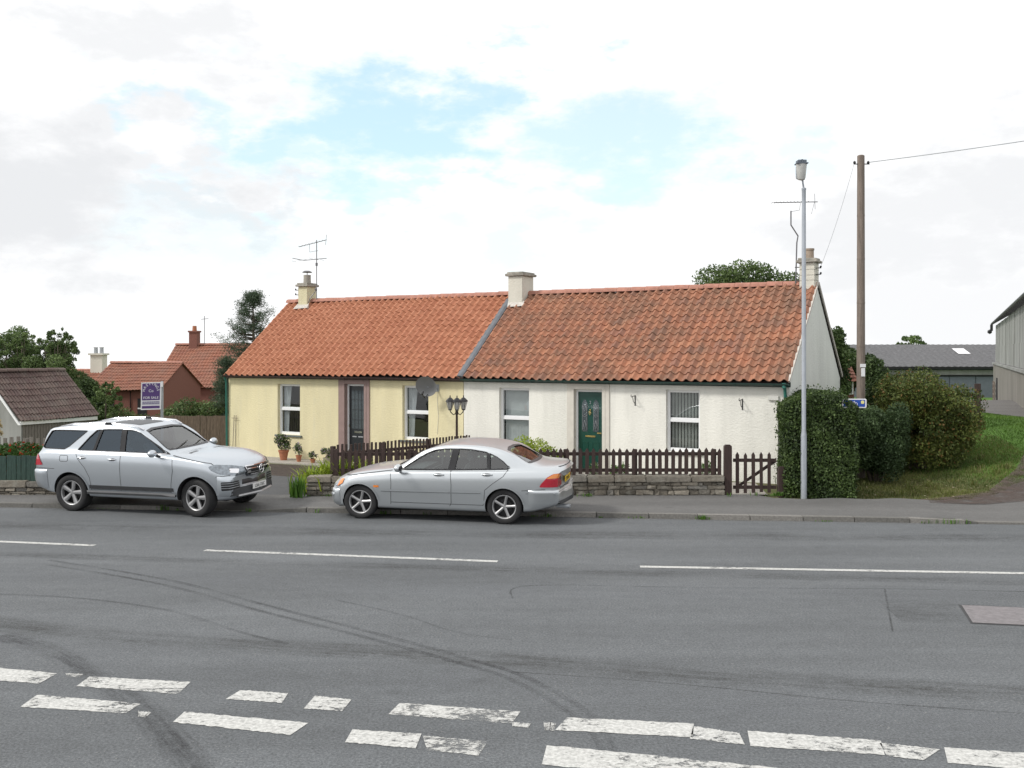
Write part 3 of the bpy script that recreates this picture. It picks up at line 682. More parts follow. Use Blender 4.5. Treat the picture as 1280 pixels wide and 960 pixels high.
d1 = (sx(431.5), sx(455.5), -.2, sz(443,480)); d2 = (sx(718), sx(753), -.1, sz(735,487))
cc, rc = cottage('cream_cottage', 'cream rendered cottage with bright red pantile roof and black front door', 0, MIDX, M['cream'], M['tilered'], [w1, w2, d1], M['gutterb'], (0,), 38)
wc, rw = cottage('white_cottage', 'white rendered cottage with mottled old pantile roof and green front door', MIDX+.02, 17.7, M['white'], M['tileold'], [w3, w4, d2], M['gutterg'], (17.7,), 38)
window(cc, *w1, 'left'); window(cc, *w2, 'left'); window(wc, *w3, 'blind', 'sillw', label='white window with pale grey vertical blinds'); window(wc, *w4, 'blindd', 'sillw', label='white window with darker striped vertical blinds')
# door surrounds
def surround(par, d, wl, wr, wt, mat):
    a, b, c, e = d; m_ = MB()
    m_.box(a-wl,a-.002,-.028,.0,c,e+wt); m_.box(b+.002,b+wr,-.028,.0,c,e+wt); m_.box(a-.002,b+.002,-.027,.0,e+.002,e+wt-.001)
    m_.box(a-wl*.45,a-.003,-.036,-.029,c,e+wt*.5); m_.box(b+.003,b+wr*.45,-.036,-.029,c,e+wt*.5); m_.box(a-.003,b+.003,-.036,-.029,e+.003,e+wt*.5)
    m_.box(a-.012,a+.004,.0,.16,c,e+.01); m_.box(b-.004,b+.012,.0,.16,c,e+.01); m_.box(a,b,.0,.16,e-.004,e+.012)
    m_.build('door_surround', mat, par, bevel=.004)
surround(cc, d1, .24, .20, .17, M['band']); surround(wc, d2, .20, .20, .19, M['stoneband'])
def door(par, d, mat, kind):
    a, b, c, e = d; y = .13; f = .05
    fr = MB(); fr.box(a,a+f,y-.03,y+.04,c,e); fr.box(b-f,b,y-.03,y+.04,c,e); fr.box(a+f,b-f,y-.03,y+.04,e-.06,e)
    D = MB().box(a+f+.003,b-f-.003,y,y+.04,c,e-.063).build('door', mat, par)
    fr.build('door_frame', M['upvc'], D)
    w = b-a-2*f; X = lambda u: a+f+w*u; Hh = e-.06
    z = lambda v: c+(Hh-c)*v
    p = MB()
    if kind == 'green':
        for u0, u1 in ((.16,.38),(.62,.84)):
            n = 14; pts = []
            for k in range(n+1): pts.append((X(u0)+(X(u1)-X(u0))*k/n, z(.86)+.10*math.sin(PI*k/n)))
            poly = [(X(u0),z(.52))]+[(X(u1),z(.52))]+pts[::-1]
            p.prism(poly, y-.006, y-.001, 'y')
        g_ = p.build('door_glass', M['leadglass'], D)
        l = MB()
        for u0, u1 in ((.16,.38),(.62,.84)):
            uc = (u0+u1)/2
            def dia(zc, hw, hh, bend=1):
                l.tube([(X(uc)-hw*0,y-.012,z(zc)+hh),(X(uc)-hw,y-.012,z(zc)),(X(uc),y-.012,z(zc)-hh),(X(uc)+hw,y-.012,z(zc)),(X(uc),y-.012,z(zc)+hh)], .007, 4)
            dia(.80,.035,.11); dia(.71,.06,.03); dia(.60,.035,.12); l.tube([(X(u0)+.01,y-.012,z(.54)),(X(u0)+.01,y-.012,z(.84))],.005,4); l.tube([(X(u1)-.01,y-.012,z(.54)),(X(u1)-.01,y-.012,z(.84))],.005,4)
        l.build('leading', M['came'], g_)
        q = MB()
        for u0, u1 in ((.14,.42),(.58,.86)):
            q.box(X(u0),X(u1),y-.009,y-.001,z(.09),z(.105)); q.box(X(u0),X(u1),y-.009,y-.001,z(.385),z(.40)); q.box(X(u0),X(u0)+.015,y-.009,y-.001,z(.105),z(.385)); q.box(X(u1)-.015,X(u1),y-.009,y-.001,z(.105),z(.385))
        q.build('panel_moulding', mat, D)
        MB().box(X(.30),X(.70),y-.012,y-.001,z(.455),z(.475)).build('letterbox', M['brass'], D, bevel=.003)
        MB().box(X(.80),X(.97),y-.05,y-.035,z(.50),z(.515)).build('handle', M['brass'], D, bevel=.004)
        k = MB(); k.ico((X(.5),y-.02,z(.78)), (.018,.012,.03), 1); k.tube([(X(.5)-.018,y-.02,z(.77)),(X(.5)-.022,y-.03,z(.735)),(X(.5),y-.032,z(.72)),(X(.5)+.022,y-.03,z(.735)),(X(.5)+.018,y-.02,z(.77))],.006,6); k.build('knocker', M['brass'], D, smooth=True)
        tx('2', 'house_number', .11, M['zinc'], D, Matrix.Translation((X(.5)-.03, y-.006, z(.855)))@Matrix.Rotation(R(90),4,'X'))
    else:
        MB().box(X(.14),X(.96),y-.006,y-.001,z(.44),z(.94)).build('door_glass', M['leadglass'], D)
        l = MB()
        for k in range(5): u = .14+.82*k/4; l.box(X(u)-.006,X(u)+.006,y-.013,y-.007,z(.44),z(.94))
        for k in (.56,.69,.82): l.box(X(.14),X(.96),y-.0135,y-.0075,z(k)-.005,z(k)+.005)
        l.build('leading', M['trimm'], D)
        MB().box(X(.32),X(.78),y-.012,y-.001,z(.385),z(.41)).build('letterbox', M['chrome'], D, bevel=.003)
        MB().box(X(.03),X(.09),y-.05,y-.001,z(.46),z(.50)).build('handle', M['chrome'], D, bevel=.006)
        q = MB(); q.box(X(.2),X(.45),y-.008,y-.001,z(.33),z(.345)); q.box(X(.55),X(.85),y-.008,y-.001,z(.33),z(.345)); q.build('panel_moulding', M['grey'], D)
def tx(s, name, size, mat, parent, mtx, ext=.002, align='LEFT'):
    cu = bpy.data.curves.new(name, 'FONT'); cu.body = s; cu.size = size; cu.extrude = ext; cu.align_x = align
    to = bpy.data.objects.new(name+'_curve', cu); COL.objects.link(to)
    bpy.context.view_layer.update(); me = bpy.data.meshes.new_from_object(to.evaluated_get(bpy.context.evaluated_depsgraph_get()))
    bpy.data.objects.remove(to); me.name = name; me.transform(mtx); me.materials.clear(); me.materials.append(mat)
    o = bpy.data.objects.new(name, me); COL.objects.link(o)
    if parent: o.parent = parent
    return o
door(cc, d1, M['doork'], 'black'); door(wc, d2, M['doorg'], 'green')
# joint between the roofs
sl_ = (ZR-ZE+.03)/(DEP/2+OV)
def slope_pt(x, y, off): return (x, y-off*.6, ZE-.03+(y+OV)*sl_+off*.75)
j = MB(); vs = []
for y in (-OV-.02, DEP/2-.25):
    for dx, of in ((-.11,.075),(-.045,.105),(.045,.105),(.10,.075),(.10,.0),(-.11,.0)): vs.append(slope_pt(MIDX+dx, y, of))
j.add(vs, [(i,(i+1)%6,6+(i+1)%6,6+i) for i in range(6)]+[(0,1,2,3,4,5),(11,10,9,8,7,6)]); j.build('joint_flashing', M['lead'], wc)
# verge mortar at the right gable, barge at left
v = MB()
for xa, xb in ((17.70,17.745),):
    vs = [slope_pt(xa,-OV,.0),slope_pt(xb,-OV,.0),slope_pt(xb,DEP/2,.0),slope_pt(xa,DEP/2,.0),slope_pt(xa,-OV,.055),slope_pt(xb,-OV,.055),slope_pt(xb,DEP/2,.055),slope_pt(xa,DEP/2,.055)]
    v.add(vs, [(0,3,2,1),(4,5,6,7),(0,1,5,4),(1,2,6,5),(2,3,7,6),(3,0,4,7)])
for xa, xb in ((17.70,17.75),):
    vs = [slope_pt(xa,-OV,.0),slope_pt(xb,-OV,.0),slope_pt(xb,DEP/2,.0),slope_pt(xa,DEP/2,.0),slope_pt(xa,-OV,.075),slope_pt(xb,-OV,.075),slope_pt(xb,DEP/2,.075),slope_pt(xa,DEP/2,.075)]
    v.add([(x, DEP-y, z) for x, y, z in vs], [(0,3,2,1),(4,5,6,7),(0,1,5,4),(1,2,6,5),(2,3,7,6),(3,0,4,7)])
v.build('verge', M['mortarpale'], wc)
# chimneys
sr = lambda px: (lambda k: (k*(Lc.y+ex.x*DEP/2)-(Lc.x-ex.y*DEP/2))/(ex.x-k*ex.y))((px-640)/FPX)   # s of a pixel on the ridge line
c1 = chimney(cc, .82, DEP/2-.05, ZR-.4, 5.26, .40, .46, M['harlcr'], M['cope'])
cp = MB(); cp.lathe([(.0,.0),(.13,.0),(.12,.24),(.125,.30),(.0,.30)], (.82,DEP/2-.05,5.36), n=16); cp.build('chimney_pot', M['cope'], c1, smooth=40)
cw = MB(); cw.cyl((.82,DEP/2-.05,5.64),(.82,DEP/2-.05,5.76),.012); cw.lathe([(0,.05),(.09,.045),(.17,.0),(.16,-.015),(0,-.01)], (.82,DEP/2-.05,5.76), n=16); cw.build('chimney_cowl', M['aerial'], c1, smooth=40)
xm = (sr(640)+sr(668))/2
c2 = chimney(wc, MIDX+.30, DEP/2-.12, ZR-.62, 5.27, .48, .68, M['harlch'], M['cope'])
c3 = chimney(wc, 17.50, DEP/2, ZR-.35, 5.30, .38, .46, M['harlch'], M['cope'], False)
k3 = MB()
for z in (4.85,4.98,5.12): k3.box(17.307,17.693,DEP/2-.233,DEP/2+.233,z,z+.010)
k3.build('chimney_joint', M['cope'], c3)
cp = MB(); cp.lathe([(.0,.0),(.12,.0),(.115,.22),(.13,.23),(.13,.27),(.0,.27)], (17.50,DEP/2,5.40), n=18); cp.build('chimney_pot', M['pot'], c3, smooth=40)
# downpipes
p = MB(); p.tube([(17.62,-.16,ZE-.08),(17.62,-.10,ZE-.2),(17.62,-.06,ZE-.32),(17.62,-.06,-.1)], .036, 10); p.lathe([(.05,0),(.05,.12)], (17.62,-.16,ZE-.16), n=10); p.build('downpipe', M['pipeg'], wc, smooth=40)
p = MB(); p.tube([(-.03,-.16,ZE-.08),(-.03,-.08,ZE-.25),(-.03,-.045,-.2)], .034, 10); p.build('downpipe', M['pipeg'], cc, smooth=40)
p = MB(); p.tube([(17.44,-.02,1.95),(17.44,-.02,.0)], .014, 6); p.box(17.22,17.46,-.05,0,1.93,2.03); p.build('conduit', M['sillw'], wc)
p = MB(); p.box(17.72,17.74,1.0,1.35,1.55,1.9); p.build('gable_vent', M['sill'], wc)
# hanging-basket brackets
def bracket(px, py, label):
    s, z = sx(px), sz(px, py); o = thing('wall_bracket', label, 'bracket', (*cpt(s,0,z).xy, z), CROT, group='hanging basket brackets on the white wall')
    MB().box(-.012,.012,-.012,0,-.12,.14).build('back_plate', M['blackm'], o)
    MB().tube([(0,-.01,.12),(-.0,-.14,.12),(-.0,-.24,.10),(-.0,-.27,.13),(0,-.25,.16)], .009, 6).build('arm', M['blackm'], o)
    MB().tube([(0,-.01,-.08),(0,-.12,-.01),(0,-.17,.11)], .008, 6).build('scroll', M['blackm'], o)
bracket(794, 501, 'small black scroll bracket on the white wall right of the green door'); bracket(928, 506, 'small black scroll bracket on the white wall between the right window and the drainpipe')
# satellite dish
s_, z_ = sx(543), sz(543, 484)
o = thing('satellite_dish', 'grey satellite dish fixed below the gutter over the cream cottage window', 'satellite dish', (*cpt(s_,0,z_).xy, z_), CROT)
R0 = Matrix.Translation((.02,-.42,.04))@Matrix.Rotation(R(14),4,'Z')@Matrix.Rotation(R(24),4,'X')
d = MB().at(R0); d.lathe([(0,.07),(.1,.06),(.2,.035),(.29,-.01),(.305,-.02),(.30,-.005),(.2,.05),(.1,.075),(0,.085)], axis='y', n=28); d.build('dish', M['dish'], o, smooth=50)
d = MB().at(R0); d.tube([(0,.06,-.26),(0,-.25,-.24),(0,-.36,-.06)], .012, 6); d.cyl((0,-.38,-.06),(0,-.30,-.02),.03); d.build('feed_arm', M['blackm'], o)
d = MB(); d.tube([(.02,-.35,.02),(.05,-.2,-.03),(.1,0,-.03)], .018, 8); d.box(.04,.16,-.015,0,-.12,.08); d.build('wall_mount', M['zinc'], o)
d = MB(); d.tube([(.12,-.01,-.1),(.10,-.01,-.35),(.14,-.01,-.8),(.10,-.01,-1.3)], .005, 5); d.build('cable', M['sillw'], o)
# trellis rods
s_ = sx(295); o = thing('plant_support', 'thin rusty rod trellis leaning on the cream wall', 'trellis', (*cpt(s_,-.1,-.2).xy, -.2), CROT)
for dx in (-.05, .06): MB().tube([(dx,0,0),(dx*.8,.06,1.25)], .009, 6).build('rod', M['polew'], o)
MB().tube([(-.13,.04,1.16),(.13,.04,1.16)], .007, 6).build('crossbar', M['polew'], o)
# TV aerials
def aerial(name, label, base, parts, z0):
    o = thing(name, label, 'aerial', base, CROT*.3 if z0 == 0 else 0)
    for nme, pts, r_ in parts: MB().tube(pts, r_, 6).build(nme, M['aerial'], o)
    return o
yr = Lc.y+ex.y*1.0+ex.x*DEP/2
def el(pts_list): return pts_list
b0 = cpt(1.28, DEP/2-.1, 4.8)
o = aerial('tv_aerial', 'tall thin mast with two spiky aerials beside the cream chimney', b0, [('mast', [(0,0,0),(0,0,2.02)], .016), ('boom', [(-.85,.0,1.42),(-.45,0,1.34),(.35,0,1.40)], .011), ('boom', [(-.62,.0,1.80),(.35,0,2.02)], .011), ('strut', [(-.25,0,1.88),(-.25,0,1.62),(.05,0,1.66)], .007)], 0)
e = MB()
for k in range(6): x = -.8+k*.2; zc = 1.40-.03*abs(k-3); e.tube([(x,-.18,zc),(x,.18,zc)], .005, 4)
for k in range(8): x = -.6+k*.12; zc = 1.805+(x+.62)*.227; e.tube([(x,-.14,zc),(x,.14,zc)], .005, 4)
e.tube([(.33,-.05,1.84),(.33,.05,2.2)], .008, 4); e.build('elements', M['aerial'], o); MB().box(-.03,.03,-.03,.03,1.15,1.25).build('clamp', M['aerial'], o); MB().ico((-.02,-.02,.36),.05,1).build('clamp', M['aerial'], o)
e = MB(); e.tube([(-.02,0,.32),(-.2,-.1,.05),(-.25,-.1,-.1)], .014, 6); e.build('stay', M['aerial'], o)
b1 = cpt(17.19, DEP/2-.12, 4.78); 
o = aerial('tv_aerial', 'bent mast carrying a long horizontal aerial by the white gable chimney', b1, [('mast', [(0,0,0),(.03,0,1.05),(.06,0,1.22),(-.12,0,1.5),(-.12,0,1.86)], .017), ('boom', [(-.56,0,2.07),(.56,0,2.09)], .011), ('bracket', [(-.02,0,.42),(.2,0,.42)], .012), ('bracket', [(-.02,0,.08),(.3,0,.08)], .014)], 1)
e = MB()
for k in range(11): x = -.6+k*.09; e.tube([(x,-.12,2.07+k*.002),(x,.12,2.07+k*.002)], .006, 4)
e.tube([(.49,-.02,1.9),(.49,.02,2.3)], .006, 4); e.tube([(.4,0,1.78),(.48,0,2.09)], .005, 4); e.build('elements', M['aerial'], o); MB().tube([(-.12,0,1.84),(.1,0,1.88),(.12,0,2.06)], .007, 4).build('strut', M['aerial'], o)
# ============================================================ WALLS AND FENCES
def frame(p0, p1):
    d = Vector((p1[0]-p0[0], p1[1]-p0[1], 0)); return d.length, math.atan2(d.y, d.x)
def rubble(name, label, p0, p1, h, thick, cope=.13, h1=None):
    L_, rz = frame(p0, p1); o = thing(name, label, 'stone wall', (*p0, 0), rz); h1 = h if h1 is None else h1
    HH = lambda x: h+(h1-h)*x/L_
    MB().add([(0.03,.035,-.1),(L_-.03,.035,-.1),(L_-.03,thick-.03,-.1),(.03,thick-.03,-.1),(.03,.035,h-cope-.01),(L_-.03,.035,h1-cope-.01),(L_-.03,thick-.03,h1-cope-.01),(.03,thick-.03,h-cope-.01)],
      [(0,1,5,4),(1,2,6,5),(2,3,7,6),(3,0,4,7),(4,5,6,7)]).build('mortar_core', M['mortar'], o)
    mb = MB(); z = 0.0; nrow = max(3, int((h-cope)/.07)); zs = [0]+sorted([(k+random.uniform(-.3,.3))/nrow for k in range(1,nrow)])+[1]
    for side in (0, 1):
        for r_ in range(nrow):
            x = 0
            while x < L_-.02:
                w = random.choice([random.uniform(.09,.2), random.uniform(.18,.42)]); xe = min(L_, x+w)
                if L_-xe < .06: xe = L_
                z0, z1 = (HH(x)-cope)*zs[r_], (HH(x)-cope)*zs[r_+1]
                if r_ < nrow-1 and random.random() < .12: z1 = (HH(x)-cope)*min(1, zs[r_+1]+.04)
                pr = random.uniform(-.02,.012); g = .007
                y0, y1 = (pr, .10) if side == 0 else (thick-.1, thick-pr)
                mb.box(x+g, xe-g, y0, y1, z0+g, z1-g, 0, (random.random(), random.random()), tw=.017); x = xe
    mb.build('stonework', M['rubble'], o, bevel=.010)
    mb = MB(); x = 0
    while x < L_-.02:
        w = random.uniform(.35,.95); xe = min(L_, x+w); 
        if L_-xe < .2: xe = L_
        mb.box(x+.006, xe-.006, -.025, thick+.025, HH(x)-cope, HH(x)+random.uniform(-.012,.012), 0, (random.uniform(.3,.95), 0), tw=.012); x = xe
    mb.build('coping_stones', M['rubble'], o, bevel=.016)
    return o
wl = G(380, 626, .05); WY = 20.15
rubble('stone_wall', 'low rubble stone wall carrying the brown picket fence behind the silver saloon', (-4.25, WY), (4.42, WY+.1), .46, .32)
rubble('stone_wall', 'low rubble stone wall under the dark green board fence at the left edge', (-17, 20.35), (-7.9, 20.3), .34, .3)
def picket_fence(name, label, p0, p1, zb, zt, mat, sp=.14, w=.08, posts=(), pointed=True, group=None, H0=0, H1=0, cat='fence', rails=(.16,.78), jag=.012, pz_=None):
    L_, rz = frame(p0, p1); o = thing(name, label, cat, (*p0, 0), rz, group)
    hz = lambda x: H0+(H1-H0)*x/L_
    mb = MB(); x = sp/2
    while x < L_-.02:
        z0 = zb+hz(x)+random.uniform(-jag,jag); z1 = zt+hz(x)+random.uniform(-jag,jag); y0 = -.02+random.uniform(-.004,.004); ww = w*random.uniform(.93,1.06); t_ = random.uniform(-.006,.006)
        po = [(x-ww/2,z0),(x+ww/2,z0),(x+ww/2+t_,z1-.06),(x+t_,z1),(x-ww/2+t_,z1-.06)] if pointed else [(x-ww/2,z0),(x+ww/2,z0),(x+ww/2+t_,z1),(x-ww/2+t_,z1)]
        mb.prism(po, y0, y0+.02, 'y'); x += sp*random.uniform(.97,1.03)
    mb.build('pickets', mat, o)
    for f in rails:
        z = zb+(zt-zb)*f
        MB().add([(0,.003,z+H0-.035),(L_,.003,z+H1-.035),(L_,.043,z+H1-.035),(0,.043,z+H0-.035),(0,.003,z+H0+.035),(L_,.003,z+H1+.035),(L_,.043,z+H1+.035),(0,.043,z+H0+.035)],[(0,3,2,1),(4,5,6,7),(0,1,5,4),(1,2,6,5),(2,3,7,6),(3,0,4,7)]).build('rail', mat, o)
    for q in posts: MB().box(q*L_-.045,q*L_+.045,.044,.134,zb+hz(q*L_)-.25,zt+hz(q*L_)-.03).build('post', mat, o, bevel=.006)
    return o
picket_fence('picket_fence', 'brown stained picket fence standing on the rubble wall along the pavement', (-3.72,WY+.14), (4.35,WY+.22), .48, 1.03, M['fence'], .138, .078, [0.005,.2,.4,.6,.78,.985])
picket_fence('picket_fence', 'brown picket fence running back between the two cottage gardens', (-3.72,WY+.35), (-1.15,26.35), .16, 1.08, M['fence'], .17, .07, [0.01,.33,.66,.99], pointed=False, H1=-.28)
# gate and its posts
o = picket_fence('garden_gate', 'narrow brown picket gate with a diagonal brace beside the hedge', (4.62,WY+.22), (5.52,WY+.22), .10, .94, M['fence'], .165, .07, (), cat='gate', rails=(.13,.80))
MB().add([(.0,.045,.18),(.09,.045,.18),(.9,.045,.72),(.9,.045,.80),(.0,.075,.18),(.09,.075,.18),(.9,.075,.72),(.9,.075,.80)],[(0,1,2,3),(7,6,5,4),(0,4,5,1),(1,5,6,2),(2,6,7,3),(3,7,4,0)]).build('brace', M['fence'], o)
for x, l, h in ((4.50,'thick brown gate post between the picket fence and the gate',1.08),(5.62,'brown gate post half hidden in the clipped hedge',.62)):
    g = MB().box(-.075,.075,-.06,.09,0,h).box(-.055,.055,-.04,.07,h,h+.02).build('gate_post', M['fence'], bevel=.006); g.location = (x, WY+.2, 0); put(g, l, 'gate post')
# left boundary boards
picket_fence('board_fence', 'dark green close boarded fence standing on the low wall at the left edge', (-17,20.5), (-8.1,20.45), .33, .86, M['fencegreen'], .10, .094, [.1,.4,.7,.98], pointed=False)
picket_fence('paling_fence', 'grey weathered paling fence in front of the brown tiled shed', (-17.5,27), (-10.4,26.3), -.7, .72, M['fencegrey'], .19, .10, [.1,.35,.6,.85], pointed=False, jag=.03)
picket_fence('board_fence', 'tall weathered brown board fence beside the left end of the cream cottage', (-12.2,32.2), (-8.85,31.6), -.75, .98, M['fenceold'], .115, .11, [.05,.35,.65,.97], pointed=False, H0=-.02, jag=.012, rails=(.14,.5,.93))
picket_fence('board_fence', 'sloping weathered board fence dropping away behind the silver off-roader', (-15.6,34.0), (-12.25,32.3), -.75, .8, M['fenceold'], .115, .11, [.05,.35,.65,.97], pointed=False, H0=-.45, H1=.15, jag=.01, rails=(.14,.5,.97))
# post and rail fence by the bush
o = thing('rail_fence', 'dark post and rail fence sticking out of the big bush by the grass', 'fence', (12.55,26.3,H(12.5,26.3)), R(172))
for x in (0, 1.6): MB().box(x-.07,x+.07,-.06,.06,-.3,1.22,tw=.01).build('post', M['fence'], o, bevel=.006)
for z in (.22,.56,.92): MB().box(-.03,2.4,-.1,-.062,z-.05,z+.05,tw=.01).build('rail', M['fence'], o)

# ============================================================ STREET FURNITURE
o = thing('street_lamp', 'tall grey street lamp rising from the clipped hedge', 'street lamp', (5.995,20.05,0))
MB().lathe([(.060,0),(.060,1.3),(.057,1.34),(.046,1.42),(.041,6.0),(.042,6.35),(.047,6.36),(.047,6.40),(.0,6.42)], n=20).build('column', M['lampm'], o, smooth=40)
MB().box(-.026,.026,-.066,-.05,.6,1.05).build('inspection_door', M['lampm'], o, bevel=.004)
MB().tube([(0,0,6.3),(-.01,-.01,6.42),(-.06,-.10,6.57)], .02, 8).build('bracket_arm', M['lampm'], o, smooth=True)
b = MB()
# drop-bowl lantern, seen front-on as a tapered barrel
LB = Matrix.Translation((-.085,-.12,6.55))@Matrix.Diagonal((.92,.92,.92,1))
b.at(LB); b.lathe([(.0,-.02),(.075,0),(.09,.05),(.105,.2),(.12,.34),(.0,.34)], n=20); b.build('lamp_bowl', M['lampglass'], o, smooth=40)
b = MB().at(LB); b.box(-.10,.06,.0,.12,.02,.33); b.build('gear_box', M['zinc'], o, bevel=.02)
b = MB().at(LB); b.box(-.125,.125,-.12,.12,.34,.37); b.box(-.10,-.03,-.1,.1,.372,.43); b.box(.02,.09,-.1,.1,.372,.43); b.box(-.028,.018,-.1,.1,.372,.44); b.build('canopy', M['slateblue'], o, bevel=.006)
o = thing('telegraph_pole', 'tall weathered wooden telegraph pole behind the hedge and bush', 'telegraph pole', (8.40,23.5,H(8.4,23.5)-.05))
ph = 7.78-o.location.z
MB().lathe([(.105,0),(.10,2),(.085,ph-.02),(.06,ph),(0,ph)], n=18).build('pole', M['polew'], o, smooth=50)
k = MB(); k.tube([(-.18,-.02,ph-.22),(.20,-.02,ph-.22)], .012, 6)
for x in (-.16,.17): k.lathe([(0,0),(.028,.0),(.035,.03),(.02,.06),(0,.07)], (x,-.02,ph-.21), n=10)
k.build('insulator_arm', M['blackm'], o)
for i in range(4): MB().lathe([(.10-i*.003,0),(.10-i*.003,.04)], (0,0,3.2+i*1.05), n=18).build('strap', M['polew'], o)
k = MB(); k.box(-.055,.075,-.125,-.1,2.72,2.80); k.box(-.03,.055,-.13,-.1,2.50,2.70); k.build('number_plate', M['signw'], o, bevel=.003)
def wire(label, a, b, sag, r=.009):
    a, b = Vector(a), Vector(b); pts = [a.lerp(b, i/24)-Vector((0,0,4*sag*(i/24)*(1-i/24))) for i in range(25)]
    w = MB().tube(pts, r, 5).build('overhead_wire', M['zinc']); put(w, label, 'wire', 'overhead telephone wires')
tp = Vector((8.57,23.48,7.6)); c0 = cpt(17.78, DEP/2, 5.18)
wire('thin overhead wire rising from the telegraph pole to the upper right', tp, (23.5,2.5,8.3), .5)
wire('faint overhead wire dropping from the telegraph pole to the white gable chimney', (8.24,23.48,7.6), c0, .12, .004)
k = MB(); 
k.box(-.01,.02,-.02,.02,-.05,.21)
for z in (.0,.16): k.tube([(0,0,z),(.16,0,z)], .012, 6); k.ico((.15,0,z+.03), .03, 1)
k2 = k.build('wire_bracket', M['blackm']); k2.location = cpt(17.66, DEP/2-.1, 5.0); k2.rotation_euler = (0,0,CROT); put(k2, 'small black wire bracket on the side of the white gable chimney', 'bracket')
k = MB()
k.box(-.02,.01,-.02,.02,-.05,.21)
for z in (.0,.16): k.tube([(0,0,z),(-.16,0,z)], .012, 6); k.ico((-.15,0,z+.03), .03, 1)
k2 = k.build('wire_bracket', M['blackm']); k2.location = cpt(.5, DEP/2-.1, 5.0); k2.rotation_euler = (0,0,CROT); put(k2, 'small black wire bracket on the left side of the cream chimney', 'bracket')
# triple garden lamp
gl_ = A(571, 560, 22.4)
o = thing('garden_lamp', 'dark triple lantern garden lamp post behind the silver saloon', 'garden lamp', (gl_.x, 22.4, 0))
tz = EYE-(513-HOR)/FPX*22.4
MB().lathe([(.10,0),(.10,.05),(.05,.1),(.045,.45),(.03,.5),(.026,tz-.1),(.04,tz-.08),(.03,tz),(.05,tz+.05),(.0,tz+.06)], n=12).build('lamp_column', M['fence'], o, smooth=40)
for k, a in enumerate((R(10), R(190), R(275))):
    dx, dy = math.cos(a)*.155, math.sin(a)*.155
    MB().tube([(0,0,tz-.05),(dx*.5,dy*.5,tz-.1),(dx*.9,dy*.9,tz-.04),(dx,dy,tz)], .012, 6).build('lamp_arm', M['blackm'], o, smooth=True)
    b = MB(); b.lathe([(0,0),(.045,.005),(.03,.03),(.0,.03)], (dx,dy,tz), n=6); b.lathe([(0,.20),(.105,.20),(.09,.235),(.04,.285),(.012,.30),(.012,.34),(0,.35)], (dx,dy,tz), n=6)
    for q in range(6):
        aa = q*PI/3; b.tube([(dx+.04*math.cos(aa),dy+.04*math.sin(aa),tz+.02),(dx+.085*math.cos(aa),dy+.085*math.sin(aa),tz+.20)], .006, 4)
    l = b.build('lantern', M['blackm'], o)
    MB().lathe([(.034,.03),(.078,.198)], (dx,dy,tz), n=6).build('lantern_glass', M['lampglass'], l)
# cycle route sign
sg = A(1066, 504, 20.02)
o = thing('cycle_route_sign', 'small blue and white cycle route sign poking out of the hedge', 'sign', (sg.x+.03, 19.98, 0)); z = sg.z
MB().lathe([(.03,0),(.03,z+.08),(0,z+.08)], (-.16,.28,0), n=12).build('post', M['lampm'], o, smooth=40)
def rrect(x0,x1,z0,z1,r,n=4):
    out = []
    for cx,cz,a0 in ((x1-r,z1-r,0),(x0+r,z1-r,90),(x0+r,z0+r,180),(x1-r,z0+r,270)):
        for k in range(n+1): a = R(a0+90*k/n); out.append((cx+r*math.cos(a), cz+r*math.sin(a)))
    return out
pl = MB().prism(rrect(-.26,.235,z-.095,z+.095,.03), -.006, .006, 'y').build('sign_plate', M['signw'], o)
MB().prism(rrect(-.235,.205,z-.072,z+.072,.012), -.009, -.0065, 'y').build('blue_panel', M['blue'], pl)
k = MB(); k.prism(rrect(.12,.185,z-.01,z+.055,.02), -.012, -.0095, 'y'); k.build('route_patch', M['yellow'], pl)
k = MB()
for cx in (-.10,.01):
    ring = [(cx+.036*math.cos(q*PI/8), -.012, z-.02+.036*math.sin(q*PI/8)) for q in range(17)]; k.tube(ring, .006, 4)
k.tube([(-.10,-.012,z-.02),(-.06,-.012,z+.035),(-.02,-.012,z+.035),(.01,-.012,z-.02)], .005, 4); k.tube([(-.06,-.012,z+.035),(-.045,-.012,z-.02),(-.02,-.012,z+.035)], .005, 4); k.tube([(-.02,-.012,z+.035),(-.005,-.012,z+.05)], .005, 4)
k.build('bicycle_symbol', M['signw'], pl)
# for sale board
sb = A(190, 495, 26.5); Z0 = H(sb.x, 26.5)
o = thing('for_sale_sign', 'purple estate agent FOR SALE board on a grey post behind the silver off-roader', 'sign', (sb.x, 26.5, Z0), R(12)); zc = sb.z-Z0
MB().box(.215,.285,.03,.10,0,zc+.40).build('post', M['zinc'], o, bevel=.004)
T = Matrix.Translation((0,0,zc))@Matrix(((1,0,.02,0),(0,1,0,0),(0.02,0,1,0),(0,0,0,1)))
bd = MB().at(T); bd.box(-.28,.24,-.012,.012,-.37,.37); bd.box(.215,.275,-.03,.028,.24,.372); bd = bd.build('board', M['signw'], o)
k = MB().at(T); k.box(-.255,.205,-.016,-.0125,-.115,.345); k.box(-.255,.205,-.016,-.0125,-.335,-.265); k.build('purple_panel', M['purple'], bd)
k = MB().at(T); k.box(-.255,.205,-.016,-.0125,-.235,-.14); k.build('grey_panel', M['signg'], bd)
FX = lambda x, zz, rot=0: T@Matrix.Translation((x,-.017,zz))@Matrix.Rotation(R(90),4,'X')@Matrix.Rotation(rot,4,'Z')
word = 'HASTINGS'
for i, ch in enumerate(word):
    a = R(180-8-i*164/7); tx(ch, 'letter', .098, M['signw'], bd, FX(-.025+.155*math.cos(a), .135+.155*math.sin(a)*1.05, a-PI/2), .001, 'CENTER')
